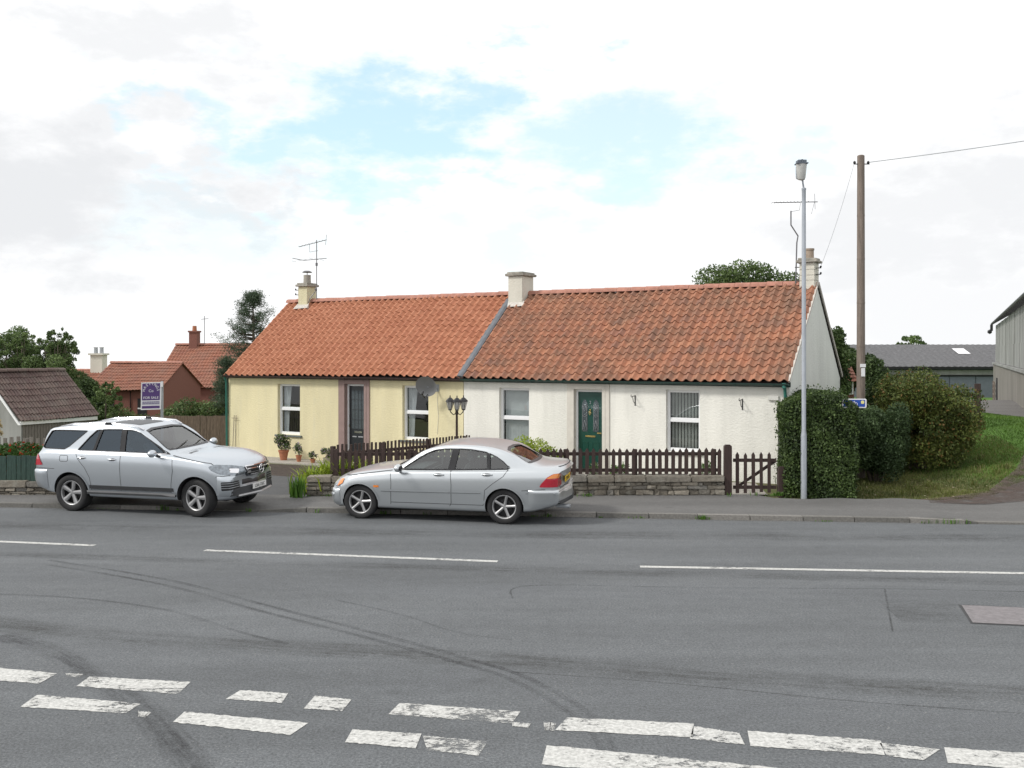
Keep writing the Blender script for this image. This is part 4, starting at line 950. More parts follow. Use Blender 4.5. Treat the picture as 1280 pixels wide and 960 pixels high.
tx('Co', 'letters', .10, M['signw'], bd, FX(-.025, .11), .001, 'CENTER'); tx('FOR SALE', 'letters', .092, M['signw'], bd, FX(-.025, -.075), .001, 'CENTER')
for zz, n_ in ((-.17,9),(-.21,11)):
    k = MB().at(T)
    for i in range(n_): k.box(-.23+i*.42/n_,-.23+(i+.7)*.42/n_,-.0185,-.0165,zz,zz+.018)
    k.build('small_print', M['purple'], bd)

# ============================================================ BACKGROUND BUILDINGS
def gable_house(name, label, cat, loc, rz, L_, W_, ze, zr, wallm, roofm, nx, ny, zb=0, extra=None, ov=.2, amp=.03, back=True):
    o = thing(name, label, cat, loc, rz); mb = MB()
    mb.add([(0,0,zb),(L_,0,zb),(L_,W_,zb),(0,W_,zb),(0,0,ze),(L_,0,ze),(L_,W_,ze),(0,W_,ze),(0,W_/2,zr-.05),(L_,W_/2,zr-.05)], [(0,1,5,4),(2,3,7,6),(0,4,8,7,3),(1,2,6,9,5)])
    mb.build('wall', wallm, o); r_ = MB(); tiles(r_, -.12, L_+.12, -ov, ze-.12, W_/2, zr, nx, ny, amp=amp, samp=6)
    r_.add([(-.12,W_+ov,ze-.12),(L_+.12,W_+ov,ze-.12),(L_+.12,W_/2,zr),(-.12,W_/2,zr)], [(0,1,2,3)], 0, (3.5,3.5))
    r_.add([(-.1,-ov+.05,ze-.14),(L_+.1,-ov+.05,ze-.14),(L_+.1,W_/2,zr-.05),(-.1,W_/2,zr-.05)], [(0,1,2,3)], 0, (3.5,3.5))
    rf = r_.build('roof', roofm, o, fix=False); k = MB(); ridge(k, -.12, L_+.12, W_/2, zr+.03, .11); k.build('ridge_tiles', roofm if cat == 'shed' else M['ridge'], rf)
    return o, rf
# shed at far left
sh, srf = gable_house('garden_shed', 'low shed with dark brown tiled roof and white eaves board at the far left', 'shed', (-17.1,34,-1.5), math.atan2(.888,.46), 3.04, 3.66, 2.3, 3.86, M['sheet'], M['tiledark'], 25, 8, amp=.045, ov=.12)
# the lit slope faces the viewer: its eave runs to the right
MB().box(-.1,3.1,-.10,-.06,2.02,2.14).build('fascia', M['upvc'], sh)
k = MB(); k.prism([(-.16,2.02),(-.05,2.02),(1.83,3.74),(1.83,3.86)], -.16, -.125, 'x'); k.build('bargeboard', M['upvc'], sh)
k = MB(); x = .05
while x < 3.0: k.box(x,x+.1,-.03,-.005,0,2.05); x += .115
k.build('board_cladding', M['fencegrey'], sh)
# brick houses behind
hA, rA = gable_house('brick_house', 'low red brick house with orange pantile roof behind the estate agent board', 'house', (-21.9,50.5,-2.2), R(-8), 3.9, 4.6, 3.45, 4.70, M['brick'], M['tilefar'], 24, 9)
for x in (.9, 2.7): w = MB().box(x,x+.5,-.02,.02,1.9,2.9).build('window', M['dark'], hA); MB().box(x+.02,x+.48,-.035,-.022,2.35,2.42).build('window_bar', M['upvc'], w)
w = MB().box(2.3,2.33,-.05,-.0,.5,3.3).build('downpipe', M['gutterb'], hA)
hB, rB = gable_house('brick_house', 'taller red brick house with a brick chimney behind the left tree', 'house', (-20.9,57,-2.6), R(-6), 9.6, 6.2, 3.75, 6.15, M['brick'], M['tilefar'], 50, 14)
c = MB().box(.85,1.35,2.8,3.3,5.7,6.9).box(.80,1.40,2.75,3.35,6.9,7.0).build('chimney', M['brick'], rB); MB().lathe([(.14,0),(.12,.3),(0,.3)], (1.1,3.05,7.0), n=10).build('chimney_pot', M['terra'], c)
k = MB().tube([(1.75,3.0,6.1),(1.75,3.0,7.9)], .02, 5).tube([(1.55,3,7.7),(2.0,3,7.75)], .018, 4).build('aerial', M['aerial'], rB)
for x, z0, z1, m_ in ((.75,2.1,3.0,'upvc'),(.9,2.15,2.95,'dark'),): MB().box(x,x+.55,-.03-.02*(m_=='dark'),.02,z0,z1).build('window', M[m_], hB)
k = MB(); k.at(Matrix.Translation((1.95,-.35,2.7))@Matrix.Rotation(R(25),4,'X')); k.lathe([(0,.08),(.3,.02),(.42,-.05),(.3,.03),(0,.09)], axis='y', n=20); dsh = k.build('dish', M['grey'], hB, smooth=50)
hC, rC = gable_house('far_house', 'distant house with orange roof and pale chimney among the left trees', 'house', (-31.3,62,-2.6), R(-5), 4.2, 6, 3.2, 4.5, M['brick'], M['tilefar'], 24, 9)
c = MB().box(3.3,4.1,2.6,3.3,3.6,5.5).box(3.2,4.2,2.5,3.4,5.5,5.62).build('chimney', M['harlch'], rC)
for x in (3.5,3.9): MB().lathe([(.13,0),(.12,.35),(.15,.4),(0,.4)], (x,2.95,5.62), n=10).build('chimney_pot', M['zinc'], c)
# grey steading behind right
g = thing('farm_steading', 'long grey farm building with a dark roof and one white rooflight', 'farm building', (23.2,67,-.4), R(-2))
k = MB(); k.add([(0,0,0),(18,0,0),(18,9,0),(0,9,0),(0,0,2.55),(18,0,2.55),(18,9,2.55),(0,9,2.55),(0,4.5,4.0),(18,4.5,4.0)], [(0,1,5,4),(2,3,7,6),(0,4,8,7,3),(1,2,6,9,5)]); k.build('wall', M['slateblue'], g)
k = MB(); n = 90
vs = []
for i in range(n+1):
    x = -.2+18.4*i/n; h = .03*(i%2)
    for y, z in ((-.3,2.50),(4.5,4.05),(9.3,2.5)): vs.append((x,y,z+h))
k.add(vs, [(i*3+j,i*3+3+j,i*3+4+j,i*3+1+j) for i in range(n) for j in range(2)]); rf = k.build('roof', M['sheetd'], g)
zr_ = lambda y: 2.5+(y+.3)*1.55/4.8+.05
MB().add([(8.3,2.3,zr_(2.3)),(9.15,2.3,zr_(2.3)),(9.15,3.5,zr_(3.5)),(8.3,3.5,zr_(3.5))],[(0,1,2,3)]).build('rooflight', M['signw'], rf)
MB().box(-.1,18.1,-.34,-.2,2.36,2.50).build('gutter', M['blackm'], g)
MB().box(-.05,18,-.06,-.01,1.95,2.28).build('beam', M['sheet'], g); MB().box(-.05,18,-.09,-.01,1.84,1.94).build('door_track', M['blackm'], g)
for i in range(5): MB().box(5.0+i*1.75,6.68+i*1.75,-.05,-.01,.1,1.83).build('sliding_door', M['slateblue'], g)
# tall barn at the right edge
fb = Vector((29.6,60)); bd_ = Vector((-.416,-.909)).normalized(); brz = math.atan2(bd_.y, bd_.x)
b = thing('barn', 'tall grey barn at the right edge with concrete base and sheeted upper wall', 'barn', (fb.x,fb.y,.1), brz)
# local x runs toward the viewer, local +y is to the right (inside)
BL = 38
zb_ = lambda x: 2.3+.0*x
MB().add([(-.35,0,-1),(BL,0,-1),(BL,9,-1),(-.35,9,-1),(-.35,0,2.25),(BL,0,2.25),(BL,9,2.25),(-.35,9,2.25)],[(0,1,5,4),(1,2,6,5),(3,0,4,7),(4,5,6,7),(2,3,7,6)]).build('base_wall', M['concrete'], b)
MB().box(-.4,BL,-.06,.1,2.26,2.36).build('ledge', M['sheet'], b)
for i in range(19):
    x = .0+i*2.0
    MB().box(x+.012,x+1.988,.12+(.012 if i%2 else 0),.2,2.37,4.62).build('wall_sheet', M['sheet'], b)
    MB().box(x+.012,x+1.988,.10+(.012 if i%2 else 0),.119+(.012 if i%2 else 0),2.37,3.3).build('wall_sheet', M['sheet'], b)
MB().add([(0,.25,2.3),(BL,.25,2.3),(BL,9,2.3),(0,9,2.3),(0,.25,4.7),(BL,.25,4.7),(BL,9,4.7),(0,9,4.7),(0,4.6,7.4),(BL,4.6,7.4)],[(0,1,5,4),(0,4,8,7,3),(1,2,6,9,5),(2,3,7,6)]).build('wall', M['sheet'], b)
MB().add([(-.4,-.02,4.70),(BL,-.02,4.70),(BL,4.6,7.52),(-.4,4.6,7.52),(-.4,-.02,4.78),(BL,-.02,4.78),(BL,4.6,7.6),(-.4,4.6,7.6)],[(0,3,2,1),(4,5,6,7),(0,1,5,4),(1,2,6,5),(2,3,7,6),(3,0,4,7)]).build('roof', M['sheetd'], b)
MB().tube([(-.5,-.08,4.74),(BL,-.08,4.74)], .065, 8).build('gutter', M['blackm'], b)
k = MB(); k.tube([(-.3,-.1,4.7),(-.3,-.1,4.3)], .08, 8); k.ico((-.3,-.2,4.25),(.2,.15,.15),1); k.build('outlet', M['blackm'], b)
w = MB().box(6.0,6.9,-.05,.0,.25,1.55).build('opening', M['dark'], b)
k = MB()
for i in range(4): k.box(2.6,4.6,-.12,-.08,.2+i*.3,.28+i*.3)
for x in (2.6,4.56): k.box(x,x+.06,-.13,-.07,.1,1.3)
k.build('rail_panel', M['polew'], b)
# little brick lean-to seen between gable and pole
o, _ = gable_house('brick_outhouse', 'small brick outhouse with a white window between the white gable and the hedge', 'outhouse', (12.05,37.2,0), R(-8), .95, 3, 2.1, 2.7, M['brick'], M['tilefar'], 5, 6, amp=.015)
w = MB().box(.62,.92,-.05,.0,1.45,2.0).build('window', M['upvc'], o)
for z in (1.49,1.74): MB().box(.68,.86,-.06,-.051,z,z+.20).build('pane', M['dark'], w)

# ============================================================ VEGETATION
def leaves(name, P, nrm, size, mat, parent=None, tint2=None, aspect=.55, flat=0.0, tint=None):
    n = len(P); P = np.asarray(P, float)
    a = rng.normal(size=(n,3)); 
    if nrm is not None: a = a*(1-flat)+nrm*flat*2
    a /= np.linalg.norm(a,axis=1)[:,None]+1e-9
    u = np.cross(a, rng.normal(size=(n,3))); u /= np.linalg.norm(u,axis=1)[:,None]+1e-9; v = np.cross(a,u)
    s = (size*rng.uniform(.6,1.35,n))[:,None] if np.isscalar(size) else size[:,None]
    V = np.stack([P-u*s, P-v*s*aspect+a*s*.12, P+u*s, P+v*s*aspect+a*s*.12], 1).reshape(-1,3)
    me = bpy.data.meshes.new(name); me.vertices.add(4*n); me.vertices.foreach_set('co', V.ravel()); me.loops.add(4*n); me.loops.foreach_set('vertex_index', np.arange(4*n,dtype=np.int32))
    me.polygons.add(n); me.polygons.foreach_set('loop_start', np.arange(0,4*n,4,dtype=np.int32)); me.polygons.foreach_set('loop_total', np.full(n,4,dtype=np.int32))
    l = me.uv_layers.new(name='uv'); t1 = rng.uniform(0,1,n) if tint is None else tint; t2 = rng.uniform(0,1,n) if tint2 is None else tint2
    l.data.foreach_set('uv', np.repeat(np.stack([t1,t2],1),4,axis=0).ravel()); me.materials.append(mat); me.update(); me.validate()
    o = bpy.data.objects.new(name, me); COL.objects.link(o)
    if parent: o.parent = parent
    return o
def clump_points(clumps, n):
    "clumps: (x,y,z,rx,ry,rz); points mostly near the surface of each"
    C = np.array(clumps, float); w = (C[:,3]*C[:,4]*C[:,5])**(2/3.); w /= w.sum(); k = rng.choice(len(C), n, p=w)
    d = rng.normal(size=(n,3)); d /= np.linalg.norm(d,axis=1)[:,None]; r_ = rng.uniform(.35,1.05,n)**.6
    ct = rng.uniform(0,1,len(C)); P = C[k,:3]+d*C[k,3:]*r_[:,None]
    return P, d, np.clip(ct[k]+rng.normal(0,.12,n),0,1)
def tree(name, label, cat, loc, h, crown, mat, n, size, trunk_r=.12, clumps=26, seed=0, group=None, csz=.42, branches=7, spread=1.):
    global rng; rng = np.random.default_rng(seed+100); random.seed(seed+5)
    o = thing(name, label, cat, loc, 0, group); cx, cy, cz, rx, ry, rz = crown; cl = []
    for k in range(clumps):
        d = rng.normal(size=3); d /= np.linalg.norm(d); q = rng.uniform(.35,1)**.5*.82; s = csz*rng.uniform(.55,1.25)
        cl.append((cx+d[0]*rx*q, cy+d[1]*ry*q, cz+d[2]*rz*q, rx*s*.8, ry*s*.8, rz*s*.62))
    P, d, t2 = clump_points(cl, n); leaves('crown', P, d, size, mat, o, t2)
    tr = MB(); tr.tube([(0,0,-.3),(cx*.3,cy*.3,cz*.4),(cx*.8,cy*.8,cz),(cx,cy,cz+rz*.5)], [trunk_r,trunk_r*.8,trunk_r*.5,trunk_r*.15], 9)
    for k in range(branches):
        c = cl[k*len(cl)//max(branches,1)]; z0 = cz*.5+rng.uniform(0,.4)*cz*.5
        tr.tube([(cx*.4,cy*.4,z0),((c[0]+cx*.4)/2,(c[1]+cy*.4)/2,(c[2]+z0)/2-.05),(c[0],c[1],c[2])], [trunk_r*.4,trunk_r*.28,trunk_r*.08], 6)
    tr.build('trunk', M['bark'], o, smooth=True)
    return o
def at_(px, y): return ((px-640)/FPX*y, y)
# clipped hedge
def hedge_box(name, label, x0, x1, y0, y1, z1, n, size, mat, zb=0, wob=.045, rz=0, top_fn=None):
    global rng; rng = np.random.default_rng(int(n)); o = thing(name, label, 'hedge', (x0,y0,zb), rz); a, b, c = x1-x0, y1-y0, z1-zb
    tf = top_fn or (lambda x, y: 0)
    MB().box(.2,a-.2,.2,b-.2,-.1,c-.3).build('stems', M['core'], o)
    ar = np.array([a*c, a*c*.4, b*c, b*c, a*b]); k = rng.choice(5, n, p=ar/ar.sum()); U, V = rng.uniform(0,1,n), rng.uniform(0,1,n); dp = np.abs(rng.normal(0,.075,n))-.03
    P = np.zeros((n,3)); Nn = np.zeros((n,3))
    for i in range(n):
        if k[i] == 0: P[i] = (U[i]*a, dp[i], V[i]*c); Nn[i] = (0,-1,.2)
        elif k[i] == 1: P[i] = (U[i]*a, b-dp[i], V[i]*c); Nn[i] = (0,1,.2)
        elif k[i] == 2: P[i] = (dp[i], U[i]*b, V[i]*c); Nn[i] = (-1,0,.2)
        elif k[i] == 3: P[i] = (a-dp[i], U[i]*b, V[i]*c); Nn[i] = (1,0,.2)
        else: P[i] = (U[i]*a, V[i]*b, c-dp[i]+tf(U[i]*a,V[i]*b)); Nn[i] = (0,0,1)
    P += Nn*(np.where(rng.uniform(0,1,n) < .05, rng.uniform(0,.13,n), 0))[:,None]
    w = np.stack([np.sin(P[:,1]*3+P[:,2]*4.1+n)*wob+np.sin(P[:,2]*9+P[:,0]*5)*wob*.4, np.sin(P[:,0]*3.7+P[:,2]*2.9)*wob+np.sin(P[:,0]*11+P[:,2]*7)*wob*.4, np.sin(P[:,0]*4.3+P[:,1]*2.2)*wob*.7], 1); P += w
    # round the upper corners
    ex_ = np.minimum(P[:,0], a-P[:,0]); hi = P[:,2] > c-.35; P[:,2] -= np.where(hi, np.clip(.3-ex_,0,.3)**2*2.2, 0)
    t2 = (np.sin(P[:,0]*5+P[:,2]*6)*np.sin(P[:,1]*4+P[:,2]*3+1)+1)/2+rng.normal(0,.15,n)
    leaves('foliage', P, Nn, size, mat, o, np.clip(t2,0,1), flat=.45)
    return o
hedge_box('clipped_hedge', 'tall clipped dark green hedge beside the gate with the street lamp in front', 5.66, 7.06, 20.22, 23.4, 2.12, 62000, .030, M['leaf_hedge'], rz=R(-13), top_fn=lambda x, y: -.16*max(0,.55-x)/.55)
def bush(name, label, cat, loc, clumps, n, size, mat, core=None, seed=0, group=None, stemr=.03):
    global rng; rng = np.random.default_rng(seed+500); random.seed(seed)
    o = thing(name, label, cat, loc, 0, group); P, d, t2 = clump_points(clumps, n); P[:,2] = np.maximum(P[:,2], .01); leaves('foliage', P, d, size, mat, o, t2)
    k = MB()
    for c in clumps[:14]: k.tube([(c[0]*.15,c[1]*.15,-.1),(c[0]*.5,c[1]*.5,c[2]*.55),(c[0],c[1],c[2]+c[5]*.4)], [stemr,stemr*.7,stemr*.25], 5)
    k.build('stems', M['bark'], o); return o
def rnd_clumps(cx, cy, cz, rx, ry, rz, n, s=.38, seed=0, zmin=None):
    r_ = np.random.default_rng(seed); out = []
    for _ in range(n):
        d = r_.normal(size=3); d /= np.linalg.norm(d); q = r_.uniform(.2,1)**.5*.75; f = s*r_.uniform(.6,1.3)
        z = cz+d[2]*rz*q; out.append((cx+d[0]*rx*q, cy+d[1]*ry*q, max(z, zmin if zmin is not None else -9), rx*f, ry*f, rz*f))
    return out
bx, by = at_(1152, 24.0)
bush('large_bush', 'large rounded bush with yellow and russet leaves beside the grass bank', 'bush', (bx,by,H(bx,by)-.05), rnd_clumps(0,0,1.25,1.75,1.35,1.52,95,.26,3,.12), 68000, .034, M['leaf_red'], seed=3)
bx, by = at_(1103, 22.9)
bush('dark_bush', 'dark blue green bush squeezed between the hedge and the russet bush', 'bush', (bx-.15,by,H(bx,by)-.05), rnd_clumps(0,0,1.05,.85,.9,1.1,40,.34,5,.1), 30000, .030, M['leaf_blue'], seed=5)
bx, by = at_(1094, 27.0)
bush('ivy_bush', 'tall dark ivy covered bush standing right of the telegraph pole', 'bush', (bx,by,H(bx,by)), rnd_clumps(0,0,1.4,.42,.6,1.2,24,.36,6), 12000, .045, M['leaf_dark'], seed=6)
tree('tree', 'dark tree between the white gable and the telegraph pole', 'tree', (*at_(1058,40),0), 4, (0,0,2.3,1.1,1.2,1.1), M['leaf_dark'], 9000, .07, seed=12)
tree('tree', 'tall dark tree rising close behind the white gable wall', 'tree', (*at_(1040,36),0), 4, (0,0,2.7,.75,1.2,1.5), M['leaf_dark'], 9000, .06, seed=13)
tree('tree', 'round green tree crown showing above the old pantile ridge', 'tree', (*at_(928,37),0), 6, (0,0,4.45,2.85,1.9,2.3), M['leaf_mid'], 34000, .06, .16, clumps=46, seed=14, csz=.36)
tree('tree', 'distant wispy treetop showing above the grey farm roof', 'tree', (*at_(1138,84),0), 5, (0,0,3.3,2.1,2,1.6), M['leaf_mid'], 2400, .15, seed=15, csz=.3)
# left woodland edge
for i, (px, y, zc, rx, rz, n, lab, mt) in enumerate([(8,47,1.3,2.9,3.0,24000,'leftmost broad green tree above the brown shed roof','leaf_mid'),(66,46,1.0,2.5,2.6,22000,'loose topped green tree above the right end of the shed roof','leaf_mid'),(104,44,.0,1.6,1.75,15000,'lower dark tree beside the pale distant chimney','leaf_dark'),(-60,46,1.4,2.4,2.8,8000,'tree just beyond the left edge of the shed','leaf_mid')]):
    x, y = at_(px, y); z = H(x,y); tree('tree', lab, 'tree', (x,y,z), 5, (0,0,zc-z+.3,rx,rx,rz), M[mt], int(n*1.8), .052, .14, seed=20+i, clumps=85, csz=.22)
# sprigs reaching above the left trees
x, y = at_(70, 45.5); z = H(x,y)
tree('tree', 'slender wispy tree sticking up above the left trees', 'tree', (x,y,z), 6, (.1,0,5.0,1.2,.8,1.5), M['leaf_mid'], 4200, .052, .06, seed=31, clumps=70, csz=.13, branches=26)
x, y = at_(25, 45.5); z = H(x,y)
tree('tree', 'small wispy treetop above the brown shed ridge', 'tree', (x,y,z), 6, (.1,0,4.9,1.5,.8,1.2), M['leaf_mid'], 4200, .052, .06, seed=32, clumps=70, csz=.13, branches=22)
x, y = at_(132, 41); z = H(x,y)
tree('tree', 'thin leafy sapling in front of the low brick house', 'tree', (x,y,z), 3, (0,0,2.5,.85,.8,1.2), M['leaf_mid'], 3200, .06, .05, seed=33, clumps=60, csz=.16)
# pine
def pine(px, y, ztop, zbot, rad, label, seed):
    global rng; rng = np.random.default_rng(seed); x, y = at_(px, y); z = H(x, y); o = thing('pine_tree', label, 'tree', (x,y,z)); hh = ztop-z; P = []; T2 = []; k = MB()
    k.tube([(0,0,-.2),(.05,0,hh*.5),(0,0,hh-.1)], [.11,.08,.02], 8)
    for b_ in range(150):
        f = rng.uniform(0,1); bz = zbot-z+(hh-.15-(zbot-z))*f; rr = rad*(1-f**2.6*.8)*rng.uniform(.3,1.05); a = rng.uniform(0,2*PI)
        ex2, ey2 = math.cos(a)*rr, math.sin(a)*rr; ez = bz+.5*rr*rng.uniform(.1,1.2)
        k.tube([(0,0,bz),(ex2*.6,ey2*.6,bz+.05),(ex2,ey2,ez)], [.022,.014,.006], 5)
        for c_ in range(5):
            t_ = rng.uniform(.42,1.05); cp_ = np.array([ex2*t_,ey2*t_,bz+(ez-bz)*t_+.04]); tt = rng.uniform(0,1)
            q = cp_+rng.normal(size=(34,3))*np.array([.10,.10,.085]); P.append(q); T2.append(np.full(34,tt))
    leaves('needles', np.concatenate(P), None, .046, M['leaf_pine'], o, np.concatenate(T2), aspect=.22)
    k.build('trunk', M['bark'], o, smooth=True)
pine(316, 40, 5.5, .6, 1.7, 'open crowned pine rising beside the left end of the red roof', 41)
pine(284, 38.5, 2.9, -.6, 1.15, 'lower spreading pine next to the left wall of the cream cottage', 42)
# hedging behind the brown fence
for i, (px, y, w, zt, lab) in enumerate([(250,38,1.15,1.15,'green shrub above the brown fence left of the cream cottage'),(222,39,.9,1.0,'green shrub behind the estate agent board post'),(150,42,1.8,.75,'low green shrubs in front of the low brick house')]):
    x, y = at_(px, y); z = H(x,y); bush('shrub', lab, 'shrub', (x,y,z), rnd_clumps(0,0,(zt-z)*.55,w,.8,(zt-z)*.5,18,.4,50+i,.1), 8000, .045, M['leaf_mid'], seed=50+i)
x, y = at_(140, 37.5); z = H(x,y)
n_ = MB(); vs = []; 
for i in range(9):
    for j in range(3): vs.append((-.75+i*.19, -.3+j*.3, .62-.1*abs(j-1)+.05*math.sin(i*1.3)+.02*i-z-.0))
n_.add([(a, b, c-1.5+.9) for a,b,c in vs], [(i*3+j,i*3+3+j,i*3+4+j,i*3+1+j) for i in range(8) for j in range(2)])
nn = n_.build('garden_netting', M['netting'], smooth=True); nn.location = (x, y-2, z); put(nn, 'green garden netting stretched behind the silver off-roader', 'netting')
# bean and flower bed by the green fence
bush('bean_plants', 'leafy bed with red flowers above the dark green fence', 'plants', (-11.2,22.0,H(-11,22)), rnd_clumps(0,0,.62,1.6,.5,.42,26,.30,61,.1), 9500, .042, M['leaf_bean'], seed=61, stemr=.012)
# pampas
o = thing('pampas_grass', 'pale drooping pampas plumes at the left edge', 'grass plant', (-11.75,21.5,0)); k = MB(); P = []
rng = np.random.default_rng(70)
for i in range(7):
    a = rng.uniform(-.9,.9); h = rng.uniform(1.35,1.85); x1 = .25*math.cos(a)+.12; pts = [(0,0,0),(.05,0,h*.8),(x1*.5,.1*a,h),(x1,.15*a,h-.06),(x1+.12,.2*a,h-.2)]
    k.tube(pts, .007, 4)
    sp_ = smooth_path(pts[1:], 8)
    for p in sp_[6:]: P.append(np.array(p)+rng.normal(size=(10,3))*.018)
leaves('plume', np.concatenate(P), None, .035, M['straw'], o, aspect=.25); k.build('stalk', M['straw'], o)
# blade plants
def blades(name, label, cat, loc, n, h, spread, mat, w=.012, lean=.5, seed=0, parent=None, sy=1.0, droop=.4):
    r_ = np.random.default_rng(seed+900); mb = MB()
    for i in range(n):
        x, y = r_.normal(0,spread*.4), r_.normal(0,spread*.4*sy); a = r_.uniform(0,2*PI); hh = h*r_.uniform(.55,1.1); l = lean*r_.uniform(.2,1)*hh; dx, dy = math.cos(a), math.sin(a)
        px_, py_ = -dy*w, dx*w; t = (r_.random(), r_.random())
        mb.add([(x-px_,y-py_,0),(x+px_,y+py_,0),(x+dx*l*.4+px_,y+dy*l*.4+py_,hh*.65),(x+dx*l*.4-px_,y+dy*l*.4-py_,hh*.65),(x+dx*l,y+dy*l,hh*(1-droop*l/hh*.6))], [(0,1,2,3),(3,2,4)], 0, t)
    o = mb.build(name, mat, parent, fix=False); o.location = loc
    return put(o, label, cat) if label else o
for i, (px, y, lab) in enumerate([(388,20.9,'lime green strappy plant above the low stone wall end'),(412,21.2,'yellow green strappy clump in front of the picket fence corner'),(430,20.75,'strappy green clump just above the saloon bonnet')]):
    x = (px-640)/FPX*y; blades('lily_clump', lab, 'plant', (x+.15,y,.05), 210, (.62,.74,.80)[i], .5, M['leaf_lime'], .018, .75, i)
blades('weed', 'tall green weed growing where the driveway meets the stone wall', 'weed', (-4.42,20.0,.03), 60, .5, .16, M['leaf_grn'], .016, .35, 8)
x, y = at_(672, 24.2)
bush('golden_shrub', 'bright yellow green shrub behind the roof of the silver saloon', 'shrub', (x,y,-.1), [(-.35,0,.62,.34,.3,.46),(0,0,.60,.35,.3,.40),(.3,0,.46,.30,.3,.36),(.55,.1,.34,.24,.25,.28),(0,0,.25,.6,.3,.3)], 7500, .026, M['leaf_lime'], seed=71, stemr=.012)
for i, (px, lab, mt) in enumerate([(704,'small grey green plant right of the golden shrub','leaf_pot'),(740,'white flowered plant at the foot of the green door','leaf_pot'),(775,'low green plant behind the picket fence right of the green door','leaf_grn'),(882,'small green plant behind the picket fence near the gate','leaf_grn')]):
    x, y = at_(px, 22.6); bush('garden_plant', lab, 'plant', (x,y,0), rnd_clumps(0,0,.28,.22,.2,.28,6,.5,80+i,.1), 700, .024, M[mt], seed=80+i, stemr=.006, group='small plants behind the picket fence')
# pots against the cream wall
def pot(px, py, r_, h, ph, pm_, lab, n, shape='pot', mt='leaf_pot', y=28.4):
    p = G(px, py, H(-6.5, 28.2)+.03); o = thing('flower_pot', lab, 'plant pot', p, group='plant pots by the cream wall')
    prof = [(0,0),(r_*.62,0),(r_*.92,h*.8),(r_,h*.8),(r_*1.05,h),(r_*.9,h),(r_*.88,h*.88),(0,h*.86)] if shape == 'pot' else [(0,0),(r_*.5,0),(r_*.95,h*.45),(r_,h*.8),(r_*1.04,h),(r_*.92,h),(r_*.9,h*.9),(0,h*.88)]
    MB().lathe(prof, n=20).build('pot', M[pm_], o, smooth=40)
    global rng; rng = np.random.default_rng(int(px)); P, d, t2 = clump_points([tuple(c) for c in rnd_clumps(0,0,h+ph*.5,r_*1.7,r_*1.5,ph*.62,12,.42,int(px))], int(n*1.7)); leaves('plant', P, d, .028, M[mt], o, t2)
pot(354.5, 575, .155, .30, .42, 'terra', 'large terracotta pot of pinkish flowers left of the cream cottage door', 900)
pot(373.5, 577, .09, .19, .38, 'terra', 'small terracotta pot with an upright plant beside the large pot', 260)
pot(391, 578.5, .085, .12, .18, 'terra', 'smallest low terracotta pot in the row by the cream wall', 160)
pot(409, 579, .125, .16, .30, 'potgrey', 'grey bowl planter nearest the picket fence', 300, 'bowl')
# ledge in front of the cottage
g0, g1 = cpt(0.2,-1.35,0), cpt(5.6,-.95,0); q0, q1 = cpt(.2,0,0), cpt(5.6,0,0); hz = H(-6.5,28.2)
k = MB(); pts = [g0,g1,q1,q0]; k.add([(p.x,p.y,z) for z in (hz-.2,hz+.03) for p in pts], [(4,5,6,7),(0,1,5,4),(1,2,6,5),(3,0,4,7)]); put(k.build('garden_ledge', M['gravel']), kind='structure')
# grass blades on the bank (nobody could count it)
def grass(name, region, n, hh, mat, seed, w=.006):
    r_ = np.random.default_rng(seed); V = []; T = []
    c = 0
    while c < n:
        x, y = region(r_)
        if x is None: continue
        z = H(x,y); a = r_.uniform(0,2*PI); h = hh*r_.uniform(.5,1.3); dx, dy = math.cos(a), math.sin(a); l = h*.5
        V += [(x-dy*w,y+dx*w,z),(x+dy*w,y-dx*w,z),(x+dx*l,y+dy*l,z+h)]; T += [(r_.random(), ss(-1,1,math.sin(x*2.3)+math.sin(y*2.9+x)))]*3; c += 1
    V = np.array(V); n3 = len(V)//3; me = bpy.data.meshes.new(name); me.vertices.add(3*n3); me.vertices.foreach_set('co', V.ravel()); me.loops.add(3*n3); me.loops.foreach_set('vertex_index', np.arange(3*n3,dtype=np.int32))
    me.polygons.add(n3); me.polygons.foreach_set('loop_start', np.arange(0,3*n3,3,dtype=np.int32)); me.polygons.foreach_set('loop_total', np.full(n3,3,dtype=np.int32))
    l = me.uv_layers.new(name='uv'); l.data.foreach_set('uv', np.array(T).ravel()); me.materials.append(mat); me.update()
    o = bpy.data.objects.new(name, me); COL.objects.link(o); return put(o, kind='stuff')
def reg_a(r_):
    x, y = r_.uniform(6.9,12.6), r_.uniform(19.85,25.5)
    if x+.0 > 9.5+(y-20.1)*.88+.25*math.sin(y*4): return (None,None)
    return x, y
def reg_b(r_):
    x, y = r_.uniform(9.5,17), r_.uniform(20.6,36)
    if x+.75*y < 27.6+r_.normal(0,.6): return (None,None)
    c = min(lane_c, key=lambda p: (p.x-x)**2+(p.y-y)**2)
    if (c.x-x)**2+(c.y-y)**2 < 2.25**2 or x > c.x: return (None,None)
    return x, y
a = grass('rough_grass', reg_a, 42000, .045, M['grassb'], 1); a['label'] = 'thin brownish grass at the foot of the bush'
a = grass('lawn_grass', reg_b, 52000, .05, M['grassg'], 2, .009); a['label'] = 'bright green grass on the bank beside the lane'
